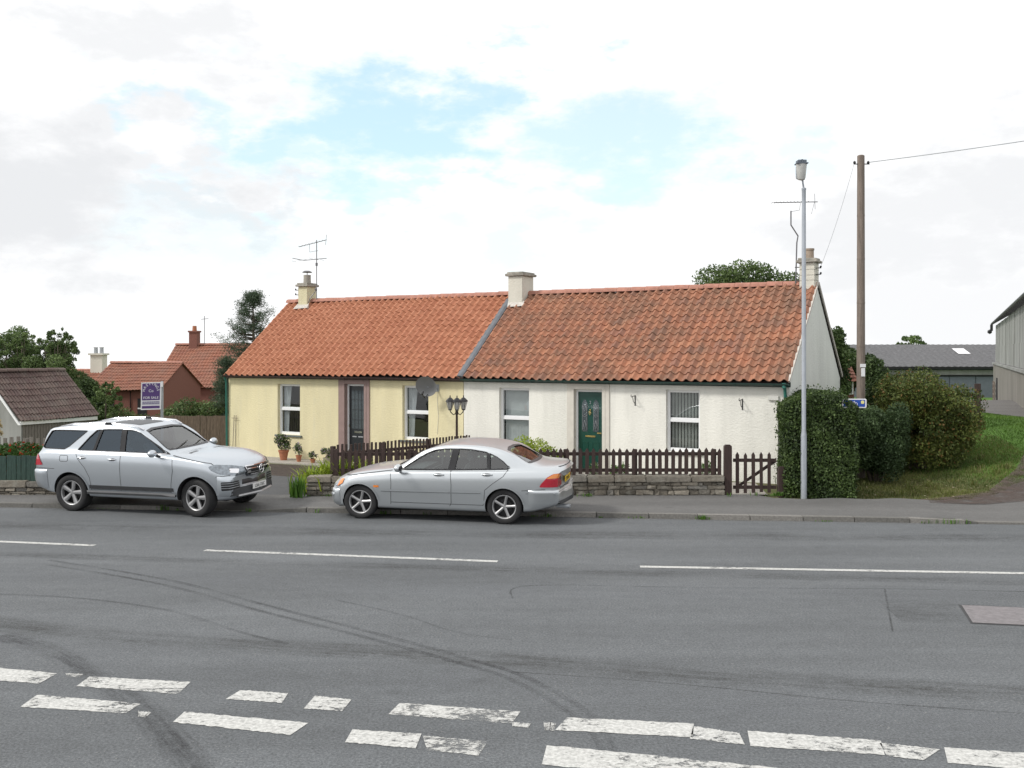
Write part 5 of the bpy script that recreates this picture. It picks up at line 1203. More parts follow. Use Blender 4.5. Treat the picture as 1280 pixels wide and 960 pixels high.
def weeds_line():
    V = []; Fs = []; r0 = np.random.default_rng(77)
    for i in range(46):
        if i < 26: x = r0.uniform(-4.2, 8); y = 20.02 if x < 4.5 else 20.1-.0*x; x = min(x, 5.5)
        else: x = r0.uniform(-9, 8); y = ykerb(x)-.03
        k = blades('w', None, None, (x, y, .07 if i < 26 else .0), int(r0.uniform(6,22)), r0.uniform(.03,.12), r0.uniform(.05,.22), M['leaf_grn'], .006, .7, 600+i, sy=.3)
        b0 = len(V); V += [tuple(k.location+v.co) for v in k.data.vertices]; Fs += [[b0+q for q in p.vertices] for p in k.data.polygons]; bpy.data.objects.remove(k)
    m = MB(); m.add(V, Fs, 0, [(random.random(), random.random()) for _ in Fs]); put(m.build('pavement_weeds', M['leaf_grn'], fix=False), 'small weeds growing along the wall foot and the kerb', kind='stuff')
weeds_line()
def tufts():
    for i in range(26):
        r_ = np.random.default_rng(4000+i); x = r_.uniform(7.2, 12.0); y = 20.0+r_.uniform(.0, 2.2)+max(0, x-9.6)*1.1
        blades('grass_tuft', 'tuft', 'x', (x,y,H(x,y)), 26, r_.uniform(.10,.20), .16, M['grassb'] if i%3 else M['grassg'], .006, .7, 300+i)
def tuft_mesh():
    mb = []; before = set(bpy.data.objects); tufts(); new = [o for o in bpy.data.objects if o not in before]
    V = []; Fs = []; uv = []
    for o in new:
        b0 = len(V); V += [tuple(o.location+v.co) for v in o.data.vertices]; Fs += [[b0+i for i in p.vertices] for p in o.data.polygons]; bpy.data.objects.remove(o)
    m = MB(); m.add(V, Fs, 0, [(random.random(), random.random()) for _ in Fs]); q = m.build('grass_tufts', M['grassb'], fix=False); put(q, 'longer grass tufts around the bush', kind='stuff')
tuft_mesh()
rng = np.random.default_rng(3); n = 55; P = np.stack([rng.uniform(7.1,10.6,n), rng.uniform(19.9,22.5,n), np.zeros(n)],1)
for p in P: p[2] = H(p[0],p[1])+.04
lt = leaves('fallen_leaves', P, np.tile([0,0,1.],(n,1)), .028, M['litter'], None, flat=.8); put(lt, 'pale fallen leaves scattered on the rough grass', kind='stuff')
# ============================================================ CARS
def pchip(keys):
    keys = sorted(keys); X = np.array([k[0] for k in keys], float); Y = np.array([k[1] for k in keys], float)
    h = np.diff(X); d = np.diff(Y)/h; m = np.zeros(len(X)); m[0], m[-1] = d[0], d[-1]
    for i in range(1, len(X)-1):
        if d[i-1]*d[i] > 0: w1, w2 = 2*h[i]+h[i-1], h[i]+2*h[i-1]; m[i] = (w1+w2)/(w1/d[i-1]+w2/d[i])
    def f(x):
        x = min(max(x, X[0]), X[-1]); i = min(max(int(np.searchsorted(X, x))-1, 0), len(h)-1); t = (x-X[i])/h[i]
        return float(Y[i]*(1+2*t)*(1-t)**2+m[i]*h[i]*t*(1-t)**2+Y[i+1]*t*t*(3-2*t)+m[i+1]*h[i]*t*t*(t-1))
    return f
def stx(sp, x):
    "stretch or shorten the overhangs"
    f, r_ = sp.get('stretch', (1, 1))
    if x > .2: return .2+(x-.2)*f
    if x < -3.1: return -3.1+(x+3.1)*r_
    return x
class Car:
    def __init__(s, sp): s.sp = sp; s.f = {k: pchip(sp[k]) for k in ('top','belt','w','bot')}
    def half(s, x, inset=0):
        f, sp = s.f, s.sp; T, B, Wd, Z = f['top'](x), f['belt'](x), f['w'](x), f['bot'](x)
        T = max(T, B+.012); h = T-B; g = min(1, max(0, (h-.05)/.30)); g = g*g*(3-2*g); lp = lambda a, b: a+(b-a)*g
        y7 = lp(Wd*.80, Wd-.07-sp['tumble']*h*.88); z7 = B+h*lp(.55,.925); y8 = lp(Wd*.45, y7-.13); z8 = B+h*lp(.88,.99)
        sill = Z+(B-Z)*.13; mid = Z+(B-Z)*.48; up = Z+(B-Z)*.80
        return [(0,Z),(Wd-.14,Z),(Wd-.065,Z+.03),(Wd-.040,sill),(Wd-.004,mid),(Wd,up),(Wd-.028,B-.035),(Wd-.07,B),(y7,z7),(y8,z8),(0,T)]
    def ring(s, x, sub=4):
        P = [Vector(p) for p in s.half(x)]; out = [P[0], P[1]]
        Q = P[1:]; Q2 = Q+[Vector((-Q[-2].x, Q[-2].y))]
        for i in range(len(Q)-1):
            p0 = Q2[max(i-1,0)]; p1 = Q2[i]; p2 = Q2[i+1]; p3 = Q2[min(i+2,len(Q2)-1)]
            n = 3 if i < 2 else sub
            for k in range(1, n+1):
                t = k/n
                # shorter tangents keep creases crisp
                m1 = (p2-p0)*.5; m2 = (p3-p1)*.5; L_ = (p2-p1).length
                if m1.length > L_: m1 *= L_/m1.length
                if m2.length > L_: m2 *= L_/m2.length
                c = p1*(2*t**3-3*t*t+1)+m1*(t**3-2*t*t+t)+p2*(-2*t**3+3*t*t)+m2*(t**3-t*t); out.append(c)
        return out
    def shell(s, name, step=.035):
        sp = s.sp; x0, x1 = sp['x'][0], sp['x'][1]; xs = list(np.arange(x0+.12, x1-.12, step)); xs = [x0, x0+.01, x0+.03, x0+.06, x0+.09]+xs+[x1-.09, x1-.06, x1-.03, x1-.01, x1]
        mb = MB(); rings = []
        for x in xs:
            h = s.ring(x); full = [(p.x, p.y) for p in h]+[(-p.x, p.y) for p in h[-2:0:-1]]; r_ = []
            for y, z in full:
                fq = ss(x1-.75, x1, x); rq = ss(x0+.6, x0, x) if x < x0+.6 else 0; rq = 1-ss(x0, x0+.6, x)
                wy = (abs(y)/sp['wmax'])
                dx = -sp['bowf']*wy**2.4*fq+sp['bowr']*wy**2.6*rq
                dx += sp.get('noserake',0)*fq*(z-.5)*-1+sp.get('tailrake',0)*rq*max(0,z-.75)
                r_.append((x+dx, y, z))
            r_ = [(stx(sp, q[0]), q[1], q[2]) for q in r_]; rings.append(r_)
        n = len(rings[0]); vs = [p for r_ in rings for p in r_]
        fs = [(i*n+k, i*n+(k+1)%n, (i+1)*n+(k+1)%n, (i+1)*n+k) for i in range(len(xs)-1) for k in range(n)]
        for ri, fl in ((0, 1), (len(xs)-1, 0)):
            c = np.mean(np.array(rings[ri]), axis=0); ci = len(vs); vs.append(tuple(c))
            for k in range(n):
                t = (ri*n+k, ri*n+(k+1)%n, ci); fs.append(t if fl else t[::-1])
        mb.add(vs, fs); return mb
    def cabin(s):
        xs = np.linspace(s.sp['cab'][0], s.sp['cab'][1], 46); mb = MB(); rings = []
        for x in xs:
            P = s.half(x); Z = s.sp['floor']; f = [(0,Z),(P[4][0]-.10,Z),(P[7][0]-.06,P[7][1]-.02),(P[8][0]-.045,P[8][1]-.02),(P[9][0]-.02,P[9][1]-.035),(0,P[10][1]-.04)]
            f = [(y, max(z, Z+.02*i)) for i, (y, z) in enumerate(f)]; rings.append([(x,y,z) for y,z in f]+[(x,-y,z) for y,z in f[-2:0:-1]])
        n = len(rings[0]); vs = [p for r_ in rings for p in r_]; fs = [(i*n+k, i*n+(k+1)%n, (i+1)*n+(k+1)%n, (i+1)*n+k) for i in range(len(xs)-1) for k in range(n)]+[tuple(range(n)), tuple(range(len(vs)-n, len(vs)))[::-1]]
        return mb.add(vs, fs)
def bool_cut(o, cutters):
    for c in cutters:
        m = o.modifiers.new('b', 'BOOLEAN'); m.operation = 'DIFFERENCE'; m.solver = 'EXACT'; m.object = c
    bpy.context.view_layer.update(); dg = bpy.context.evaluated_depsgraph_get(); me = bpy.data.meshes.new_from_object(o.evaluated_get(dg))
    o.modifiers.clear(); old = o.data; me.name = old.name; o.data = me
    for c in cutters: bpy.data.objects.remove(c)
class Proj:
    def __init__(s, mb, root, sp={}):
        s.sp = sp
        s.b = BVHTree.FromPolygons([Vector(v) for v in mb.v], mb.f); s.root = root
    def basis(s, d):
        d = Vector(d).normalized(); U = Vector((0,0,1)).cross(d) if abs(d.z) < .9 else Vector((1,0,0)); U.normalize(); return d, U, d.cross(U)
    def hit(s, p, d, off):
        h, n, *_ = s.b.ray_cast(p-d*6, d)
        if h is None: return None
        if n.dot(d) > 0: n = -n
        return h+n*off
    def patch(s, name, pts3, d, mat, off=.005, parent=None, step=.035, rnd=0, smooth=True, build=True):
        d, U, V = s.basis(d); pts3 = [(stx(s.sp, p[0]), p[1], p[2]) for p in pts3]; P = [Vector((Vector(p).dot(U), Vector(p).dot(V))) for p in pts3]; q = []
        if rnd:
            Q = []
            for i in range(len(P)):
                a, b_, c = P[i-1], P[i], P[(i+1)%len(P)]; ra = min(rnd, (a-b_).length*.45); rc = min(rnd, (c-b_).length*.45)
                s0 = b_+(a-b_).normalized()*ra; s1 = b_+(c-b_).normalized()*rc
                for k in range(4): t = k/3; Q.append(s0*(1-t)**2+b_*2*t*(1-t)+s1*t*t)
            P = Q
        for i in range(len(P)):
            a, b_ = P[i], P[(i+1)%len(P)]; n = max(1, int((b_-a).length/step))
            for k in range(n): q.append(a.lerp(b_, k/n))
        nb = len(q); e = [(i,(i+1)%nb) for i in range(nb)]; xs = [p.x for p in q]; ys = [p.y for p in q]; allp = list(q)
        for x in np.arange(min(xs)+step*.5, max(xs), step):
            for y in np.arange(min(ys)+step*.5, max(ys), step): allp.append(Vector((x,y)))
        vo, _, fo, *_ = delaunay_2d_cdt(allp, e, [list(range(nb))], 1, 1e-6); vs = []; bad = set()
        for i, v in enumerate(vo):
            h = s.hit(U*v.x+V*v.y, d, off)
            if h is None: bad.add(i); h = Vector((0,0,0))
            vs.append(h)
        fs = [tuple(f) for f in fo if not any(i in bad for i in f)]
        med = np.median([v.length for i, v in enumerate(vs) if i not in bad]); fs = [f for f in fs if max((vs[f[0]]-vs[f[1]]).length, (vs[f[1]]-vs[f[2]]).length) < step*6]
        par = list(range(len(vs)))
        def fd(i):
            while par[i] != i: par[i] = par[par[i]]; i = par[i]
            return i
        for f in fs: par[fd(f[0])] = fd(f[1]); par[fd(f[1])] = fd(f[2])
        if fs:
            cnt = {}
            for f in fs: cnt[fd(f[0])] = cnt.get(fd(f[0]), 0)+1
            best = max(cnt, key=cnt.get); fs = [f for f in fs if fd(f[0]) == best]
        used = sorted({i for f in fs for i in f}); mp_ = {o_: n_ for n_, o_ in enumerate(used)}; vs = [vs[i] for i in used]; fs = [tuple(mp_[i] for i in f) for f in fs]
        mb = MB().add(vs, fs)
        if not build: return mb
        return mb.build(name, mat, parent or s.root, smooth=smooth)
    def line(s, mb, pts3, d, w=.01, off=.003, closed=False):
        d, U, V = s.basis(d); pts3 = [(stx(s.sp, p[0]), p[1], p[2]) for p in pts3]; P = [Vector((Vector(p).dot(U), Vector(p).dot(V))) for p in pts3]
        if closed: P.append(P[0])
        Q = []
        for i in range(len(P)-1):
            n = max(1, int((P[i+1]-P[i]).length/.03))
            for k in range(n): Q.append(P[i].lerp(P[i+1], k/n))
        Q.append(P[-1]); vs = []; ok = []
        for i, p in enumerate(Q):
            t = (Q[min(i+1,len(Q)-1)]-Q[max(i-1,0)]).normalized(); nn = Vector((-t.y,t.x))*w/2
            for sg_ in (-1,1):
                v = p+nn*sg_; h = s.hit(U*v.x+V*v.y, d, off); ok.append(h is not None); vs.append(h or Vector((0,0,0)))
        mb.add(vs, [(2*i,2*i+1,2*i+3,2*i+2) for i in range(len(Q)-1) if all(ok[2*i:2*i+4])])
    def band(s, name, cx, a0, a1, zs, offs, mat, parent=None, n=46):
        "horizontal band wrapped round an end of the car, pushed out by offs at heights zs"
        vs = []; m = len(zs)
        for i in range(n+1):
            a = R(a0+(a1-a0)*i/n); d = Vector((-math.cos(a), -math.sin(a), 0))
            for z, o_ in zip(zs, offs):
                h, nr, *_ = s.b.ray_cast(Vector((cx,0,z))-d*6, d)
                if h is None: h = Vector((cx,0,z)); nr = -d
                edge = min(1, min(i, n-i)/2.0+.15); vs.append(h-d*(o_*edge))
        return MB().add(vs, [(i*m+k,i*m+k+1,(i+1)*m+k+1,(i+1)*m+k) for i in range(n) for k in range(m-1)]).build(name, mat, parent or s.root, smooth=60)
def make_wheel(root, x, y, r, wdt, rim_r, style, steer=0):
    side = 1 if y > 0 else -1; T = Matrix.Translation((x,y,r))@Matrix.Rotation(R(steer),4,'Z')@(Matrix() if side > 0 else Matrix.Rotation(PI,4,'Z'))
    h = wdt/2
    hub = MB().at(T); hub.lathe([(0,-h*.2),(rim_r*.98,-h*.2),(rim_r*.985,h*.55)], axis='y', n=32); hub.lathe([(0,h*.1),(rim_r*.62,h*.1),(rim_r*.62,-h*.1)], axis='y', n=24)
    w = hub.build('wheel', M['alloyd'], root, smooth=40)
    t = MB().at(T); t.lathe([(rim_r*.96,-h*.8),(rim_r*1.03,-h*.95),(r*.9,-h),(r*.985,-h*.85),(r,-h*.6),(r,h*.6),(r*.985,h*.85),(r*.93,h*.985),(rim_r*1.10,h*.97),(rim_r*1.02,h*.86),(rim_r*.98,h*.6)], axis='y', n=56); t.build('tyre', M['rubber'], w, smooth=50)
    k = MB().at(T); k.lathe([(rim_r*.90,h*.35),(rim_r*.93,h*.80),(rim_r*1.0,h*.88),(rim_r*1.035,h*.86),(rim_r*1.035,h*.7)], axis='y', n=48)
    k.lathe([(0,h*.72),(rim_r*.13,h*.70),(rim_r*.2,h*.60),(rim_r*.2,h*.3)], axis='y', n=20)
    off = .22
    for i in range(5):
        a = 2*PI*i/5+off+PI/2; c, s_ = math.cos(a), math.sin(a)
        def q(rr, tt, yy): return (c*rr-s_*tt, yy, s_*rr+c*tt)
        wi, wo = (rim_r*.13, rim_r*.12) if style == 'star' else (rim_r*.13, rim_r*.19)
        r0, r1 = rim_r*.12, rim_r*.95; rm = (r0+r1)/2; ym = h*.66; yo = h*.74
        pts = []
        for rr, ww, yy in ((r0,wi,h*.62),(rm,(wi+wo)/2*(.82 if style=='star' else .95),ym),(r1,wo,yo)):
            pts += [q(rr,-ww,yy-.035),q(rr,-ww,yy),q(rr,-ww*.25,yy+.012),q(rr,ww*.25,yy+.012),q(rr,ww,yy),q(rr,ww,yy-.035)]
        k.add(pts, [(j*6+e,j*6+e+1,(j+1)*6+e+1,(j+1)*6+e) for j in range(2) for e in range(5)]+[(0,1,2,3,4,5),(17,16,15,14,13,12)])
    k.build('rim', M['alloy'], w, smooth=30)
    return w
def seat(root, x, y, floor, h, w=.5, back=.62, depth=.5):
    m = MB(); m.box(x,x+depth,y-w/2,y+w/2,floor+h-.12,floor+h); 
    m.add([(x-.02,y-w/2,floor+h-.05),(x+.10,y-w/2,floor+h-.05),(x-.14,y-w/2+.05,floor+h+back),(x-.22,y-w/2+.05,floor+h+back),(x-.02,y+w/2,floor+h-.05),(x+.10,y+w/2,floor+h-.05),(x-.14,y+w/2-.05,floor+h+back),(x-.22,y+w/2-.05,floor+h+back)],[(0,1,2,3),(7,6,5,4),(0,4,5,1),(1,5,6,2),(2,6,7,3),(3,7,4,0)])
    m.box(x-.23,x-.13,y-.13,y+.13,floor+h+back+.03,floor+h+back+.21); return m.build('seat', M['seatm'], root, bevel=.03)
def build_car(name, label, sp, place):
    z0_, k_ = sp['glassup']; up = lambda P: [(x, z if z < z0_ else z0_+(z-z0_)*k_) for x, z in P]
    sp['side_glass'] = [(m, up(p)) for m, p in sp['side_glass']]; sp['pillars'] = [up(p) for p in sp['pillars']]
    root = thing(name, label, 'car'); car = Car(sp); sh = car.shell(name); pr = Proj(sh, root, sp)
    paint, cab_m = sp['paint'], M['cabin']; body = sh.build('body', [paint, cab_m], root, smooth=True)
    cutters = []
    c = car.cabin().build('cut', [paint, cab_m]); c.data.polygons.foreach_set('material_index', [1]*len(c.data.polygons)); cutters.append(c)
    def prism_cut(poly, ax, h0, h1):
        c = MB().prism(poly, h0, h1, ax).build('cut', [paint, cab_m]); c.data.polygons.foreach_set('material_index', [1]*len(c.data.polygons)); cutters.append(c)
    for p in sp['side_glass']: prism_cut(p[1], 'y', -1.6, 1.6)
    prism_cut(sp['screen'], 'x', sp['screen_x'][0], sp['screen_x'][1]); prism_cut(sp['rear'], 'x', sp['rear_x'][0], sp['rear_x'][1])
    for ax_ in (0, -sp['wb']):
        for sg_ in (-1, 1):
            c = MB().cyl((ax_, sg_*(sp['wmax']-.36), sp['wr']), (ax_, sg_*1.5, sp['wr']), sp['arch'], n=48).build('cut', [paint, cab_m]); c.data.polygons.foreach_set('material_index', [1]*len(c.data.polygons)); cutters.append(c)
    bool_cut(body, cutters)
    body.data.polygons.foreach_set('use_smooth', [True]*len(body.data.polygons)); body.data.set_sharp_from_angle(angle=R(32))
    Dn, Df = (0,-1,0), (0,1,0)
    for d in (Dn, Df):
        for mat, poly in sp['side_glass']:
            pr.patch('side_window', [(x,0,z) for x, z in poly], d, M[mat], -.014)
        for poly in sp.get('pillars', []): pr.patch('pillar_trim', [(x,0,z) for x, z in poly], d, M['trim'], .003)
        g = MB()
        for l in sp['gaps']: pr.line(g, [(x,0,z) for x, z in l], d, .009)
        g.build('panel_gap', M['gap'], root, smooth=True)
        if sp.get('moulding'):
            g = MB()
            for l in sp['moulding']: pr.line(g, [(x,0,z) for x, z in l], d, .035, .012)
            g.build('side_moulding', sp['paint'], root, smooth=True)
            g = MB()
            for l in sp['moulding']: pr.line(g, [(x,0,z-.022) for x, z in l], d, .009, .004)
            g.build('moulding_shade_line', M['gap'], root, smooth=True)  # shade under the moulding, painted on as a thin dark strip
        g = MB()
        for mat, poly in sp['side_glass']: pr.line(g, [(x,0,z) for x, z in poly], d, .018, .004, True)
        g.build('window_seal', M['trim'], root, smooth=True)
        g = MB(); pr.line(g, [(x,0,z) for x, z in sp['chromeline']], d, .014, .007); g.build('waist_trim', M[sp['chromemat']], root, smooth=True)
        for x, z in sp['handles']:
            h0 = pr.hit(Vector((x,0,z)), Vector(d), 0); sy = 1 if h0.y > 0 else -1
            cup = pr.patch('handle_cup', [(x+.09*math.cos(q*PI/6),0,z+.028*math.sin(q*PI/6)) for q in range(12)], d, M['gap'], .002)
            MB().tube([(x-.10,h0.y,z+.002),(x-.085,h0.y+sy*.03,z+.006),(x+.07,h0.y+sy*.03,z+.008),(x+.09,h0.y,z+.004)], .013, 8).build('door_handle', M['chrome'] if sp['chromemat'] == 'chrome' else sp['paint'], root, smooth=True)
        # wheel arch lips
        for ax_ in (0, -sp['wb']):
            g = MB(); rr = sp['arch']+.012; a0 = 8
            pr.line(g, [(ax_+rr*math.cos(R(q)),0,sp['wr']+rr*math.sin(R(q))) for q in range(a0,181-a0,6)], d, .03, .010); g.build('arch_lip', sp.get('lipm', paint), root, smooth=True)
    for mat_, nm, poly, xd in ((sp['screen_mat'],'windscreen',sp['screen'],(-1,0,0)), (sp['rear_mat'],'rear_window',sp['rear'],(1,0,0))):
        pr.patch(nm, [(0,y,z) for y, z in poly], xd, M[mat_], -.012, step=.05)
        g = MB(); pr.line(g, [(0,y,z) for y, z in poly], xd, .028 if xd[0] < 0 else .022, .003, True); g.build('glass_seal', M['trim'], root, smooth=True)
    # wheels
    for ax_, st in ((0, sp.get('steer',0)), (-sp['wb'], 0)):
        for sg_ in (-1,1): make_wheel(root, ax_, sg_*(sp['wmax']-.035-sp['tw']/2), sp['wr'], sp['tw'], sp['rim'], sp['style'], st)
    for sg_ in (-1, 1):
        x, y, z = sp['mirror']; mm = MB(); mm.ico((x, sg_*y, z), (.075,.115,.075), 3); mir = mm.build('mirror', paint, root, smooth=True)
        MB().tube([(x+.03,sg_*(y-.19),z-.08),(x+.01,sg_*(y-.06),z-.03)], .03, 8).build('mirror_arm', M['trim'], mir)
        MB().ico((x-.035, sg_*y, z), (.045,.10,.06), 2).build('mirror_glass', M['trim'], mir, smooth=True)
    f = sp['floor']; ys = .37*sp['wmax']/.87
    for sy in (-1, 1):
        seat(root, sp['seatx'], sy*ys, f, .22, back=sp['back'])
    s2 = MB(); x = sp['seatx']-.80; rb = sp['back']+.12; s2.box(x,x+.45,-.6,.6,f+.16,f+.28); s2.box(x-.16,x+.02,-.6,.6,f+.2,f+rb)
    for yy in (-.38,.38): s2.box(x-.17,x-.06,yy-.13,yy+.13,f+rb+.02,f+rb+.13)
    s2.build('rear_seat', M['seatm'], root, bevel=.03)
    dsh = MB(); x = sp['dash']; zt = sp['dashz']; dsh.box(x-.28,x+.25,-.68,.68,f,zt-.05); dsh.box(x-.2,x+.32,-.70,.70,zt-.06,zt); dsh.build('dashboard', M['trimm'], root, bevel=.03)
    sw = MB(); yy = -.36
    ring = [(x-.42+.05*math.sin(q*PI/10), yy+.18*math.cos(q*PI/10), zt-.03+.17*math.sin(q*PI/10)) for q in range(21)]; sw.tube(ring, .014, 6); sw.build('steering_wheel', M['trim'], root)
    return root, pr, car
# --- saloon
S = dict(x=(-3.70,.79), wb=2.725, wmax=.87, wr=.318, arch=.352, tw=.205, rim=.215, style='star', paint=M['paint'], stretch=(.88,1.16), tumble=.31, bowf=.30, bowr=.17, noserake=.10, tailrake=-.0, floor=.42,
  top=[(-3.70,.985),(-3.66,1.035),(-3.60,1.058),(-3.45,1.065),(-3.32,1.07),(-3.22,1.085),(-3.0,1.185),(-2.78,1.29),(-2.62,1.345),(-2.4,1.388),(-2.1,1.41),(-1.85,1.415),(-1.6,1.40),(-1.4,1.365),(-1.25,1.32),(-1.0,1.19),(-.75,1.055),(-.62,.985),(-.54,.962),(-.3,.935),(0,.895),(.3,.84),(.5,.785),(.65,.725),(.74,.665),(.79,.60)],
  belt=[(-3.70,.94),(-3.6,.985),(-3.3,1.005),(-3.0,1.0),(-2.6,.985),(-1.7,.955),(-.9,.93),(-.6,.915),(-.3,.885),(0,.85),(.3,.795),(.5,.74),(.65,.68),(.79,.55)],
  w=[(-3.70,.74),(-3.64,.80),(-3.5,.828),(-3.2,.848),(-2.7,.868),(-2,.87),(-1,.868),(-.2,.866),(.2,.858),(.5,.835),(.66,.80),(.74,.76),(.79,.70)],
  bot=[(-3.70,.36),(-3.5,.30),(-3.1,.22),(-2.3,.20),(-.5,.20),(.4,.21),(.7,.22),(.79,.27)],
  glassup=(1.0,1.10), back=.42, cab=(-3.12,-.70), seatx=-1.82, dash=-.88, dashz=.90,
  side_glass=[('carglass',[(-.80,.955),(-.86,1.0),(-1.06,1.115),(-1.26,1.225),(-1.42,1.285),(-1.60,1.305),(-1.76,1.31),(-1.69,.972)]),
              ('carglass',[(-1.80,.976),(-1.87,1.312),(-2.1,1.305),(-2.34,1.275),(-2.395,1.265),(-2.42,.995)]),
              ('carglass',[(-2.465,.998),(-2.445,1.25),(-2.58,1.195),(-2.70,1.125),(-2.79,1.05),(-2.80,1.022),(-2.77,1.008)])],
  pillars=[[(-1.70,.968),(-1.765,1.318),(-1.865,1.318),(-1.795,.972)], [(-2.43,.994),(-2.405,1.262),(-2.435,1.255),(-2.455,.996)], [(-.68,.94),(-.80,.95),(-.87,1.005)]],
  screen=[(-.62,.985),(.62,.985),(.60,1.10),(.525,1.325),(.3,1.345),(-.3,1.345),(-.525,1.325),(-.60,1.10)], screen_x=(-.3,-1.75), screen_mat='carglass',
  rear=[(-.56,1.10),(.56,1.10),(.555,1.16),(.47,1.305),(.2,1.325),(-.2,1.325),(-.47,1.305),(-.555,1.16)], rear_x=(-3.6,-2.4), rear_mat='carglass',
  gaps=[[(-.60,.90),(-.62,.70),(-.60,.30)], [(-1.74,.965),(-1.76,.70),(-1.75,.36),(-1.72,.30)], [(-2.80,1.0),(-2.72,.88),(-2.52,.74),(-2.38,.62),(-2.36,.40),(-2.34,.33)], [(-.60,.34),(-2.34,.34)], [(.36,.79),(-.1,.86),(-.62,.93)], [(-3.05,.63),(-3.42,.66)], [(.42,.60),(.66,.62)]],
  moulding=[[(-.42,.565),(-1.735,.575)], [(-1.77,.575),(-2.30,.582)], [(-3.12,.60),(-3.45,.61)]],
  chromeline=[(-.72,.94),(-1.7,.963),(-2.45,.99),(-2.78,1.005),(-2.83,1.03),(-2.80,1.065)], chromemat='trim', handles=[(-1.52,.875),(-2.42,.90)],
  mirror=(-.80,.985,1.0))
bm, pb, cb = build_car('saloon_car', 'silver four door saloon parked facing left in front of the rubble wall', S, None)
# tail lamps, plate, bumpers
for sg_ in (1, -1):
    d = Vector((1,-sg_*1.0,0)); tl = pb.patch('tail_light', [(-3.33,sg_*.84,.70),(-3.36,sg_*.84,.76),(-3.46,sg_*.83,.88),(-3.56,sg_*.80,.935),(-3.68,sg_*.62,.935),(-3.70,sg_*.56,.80),(-3.70,sg_*.54,.70)], d, M['tail'], .010, rnd=.03)
    pb.patch('indicator_lens', [(-3.44,sg_*.83,.855),(-3.56,sg_*.80,.93),(-3.66,sg_*.68,.93),(-3.67,sg_*.65,.86)], d, M['amber'], .014, parent=tl, rnd=.02)
    pb.patch('reversing_lens', [(-3.69,sg_*.64,.80),(-3.70,sg_*.56,.80),(-3.70,sg_*.56,.88),(-3.69,sg_*.64,.88)], d, M['lens'], .014, parent=tl, rnd=.015)
    d2 = Vector((-1,-sg_*.9,0)); hl = pb.patch('headlight', [(.76,sg_*.30,.66),(.60,sg_*.70,.71),(.42,sg_*.84,.74),(.42,sg_*.84,.66),(.62,sg_*.72,.58),(.78,sg_*.30,.55)], d2, M['lens'], .008, rnd=.03)
    pb.patch('indicator_lens', [(.56,sg_*.80,.725),(.42,sg_*.84,.745),(.40,sg_*.84,.66),(.56,sg_*.80,.59)], d2, M['amber'], .012, parent=hl, rnd=.015)
    pb.patch('side_repeater', [(-.28,0,.615),(-.38,0,.615),(-.38,0,.65),(-.28,0,.65)], (0,-sg_,0), M['amber'], .012)
pb.band('rear_bumper', -3.05, 180-82, 180+82, [.30,.345,.42,.50,.575,.625,.64,.645], [.004,.02,.034,.038,.042,.048,.035,.0], M['paint'])
pb.band('rear_bumper_strip', -3.05, 180-58, 180+58, [.555,.56,.60,.605], [.041,.058,.058,.045], M['paint'])
pb.band('rear_valance', -3.05, 180-50, 180+50, [.375,.38,.44,.445], [.02,.038,.042,.03], M['trimm'])
pb.band('front_bumper', .15, -72, 72, [.22,.26,.35,.45,.52,.545,.55], [.004,.02,.035,.04,.044,.03,0], M['paint'])
pb.band('front_bumper_strip', .15, -68, 68, [.425,.43,.47,.475], [.04,.056,.056,.04], M['paint'])
g = pb.patch('grille', [(.8,-.18,.66),(.8,.18,.66),(.8,.16,.56),(.8,-.16,.56)], (-1,0,0), M['trim'], .01)
np_ = MB().box(-3.748,-3.738,-.26,.26,.715,.825).build('number_plate', M['platey'], bm, bevel=.002)
h0 = pb.hit(Vector((0,0,.77)), Vector((1,0,0)), 0); np_.location.x = h0.x-.012+3.738
PT = lambda x, y, z: Matrix.Translation((x,y,z))@Matrix.Rotation(R(-90),4,'Z')@Matrix.Rotation(R(90),4,'X')
tx('Y528 KSC', 'plate_characters', .092, M['trim'], bm, PT(h0.x-.0235, 0, .738), .001, 'CENTER')
MB().box(h0.x-.03,h0.x+.02,-.30,.30,.845,.875).build('plate_trim', M['paint'], bm, bevel=.008)
g = MB(); pb.line(g, [(0,-.62,.94),(0,-.55,.70),(0,-.50,.655),(0,.50,.655),(0,.55,.70),(0,.62,.94)], (1,0,0), .012, .003); pb.line(g, [(0,-.5,1.035),(0,.5,1.035)], (1,0,0), .01, .003); g.build('boot_gap', M['gap'], bm)
MB().lathe([(0,0),(.038,0),(.038,.006),(0,.006)], axis='y', n=20).at().v
rd = MB().at(Matrix.Translation((h0.x-.006,0,.93))@Matrix.Rotation(R(90),4,'Z')); rd.lathe([(0,0),(.036,0),(.036,.008),(0,.012)], axis='y', n=20); rd.build('boot_emblem', M['blue'], bm)
MB().tube([(-3.6,.42,.30),(-3.84,.42,.295)], .032, 10).tube([(-3.6,.34,.30),(-3.84,.34,.295)], .032, 10).build('exhaust', M['zinc'], bm)
wp = MB(); wp.tube([(-.66,.45,1.0),(-.95,-.15,1.165)], .008, 4); wp.build('wiper', M['trim'], bm)
MB().box(-3.1,.5,-.62,.62,.19,.42).build('underbody', M['trimm'], bm)
def place(root, near_y, pf, yaw, scale, roll):
    # near_y: local y of the near side wheels; pf: ground point under the near front wheel
    m = Matrix.Translation(pf)@Matrix.Rotation(yaw,4,'Z')@Matrix.Rotation(roll,4,'X')@Matrix.Diagonal((*scale,1))@Matrix.Translation((0,-near_y,0))
    root.matrix_world = m
f_, r_ = G(451,648,0), G(630.5,652,0); dv = f_-r_
place(bm, .80, f_+Vector((0,0,.0)), math.atan2(math.sin(R(13)), -math.cos(R(13))), (.987,.987,.965), R(-1.6))

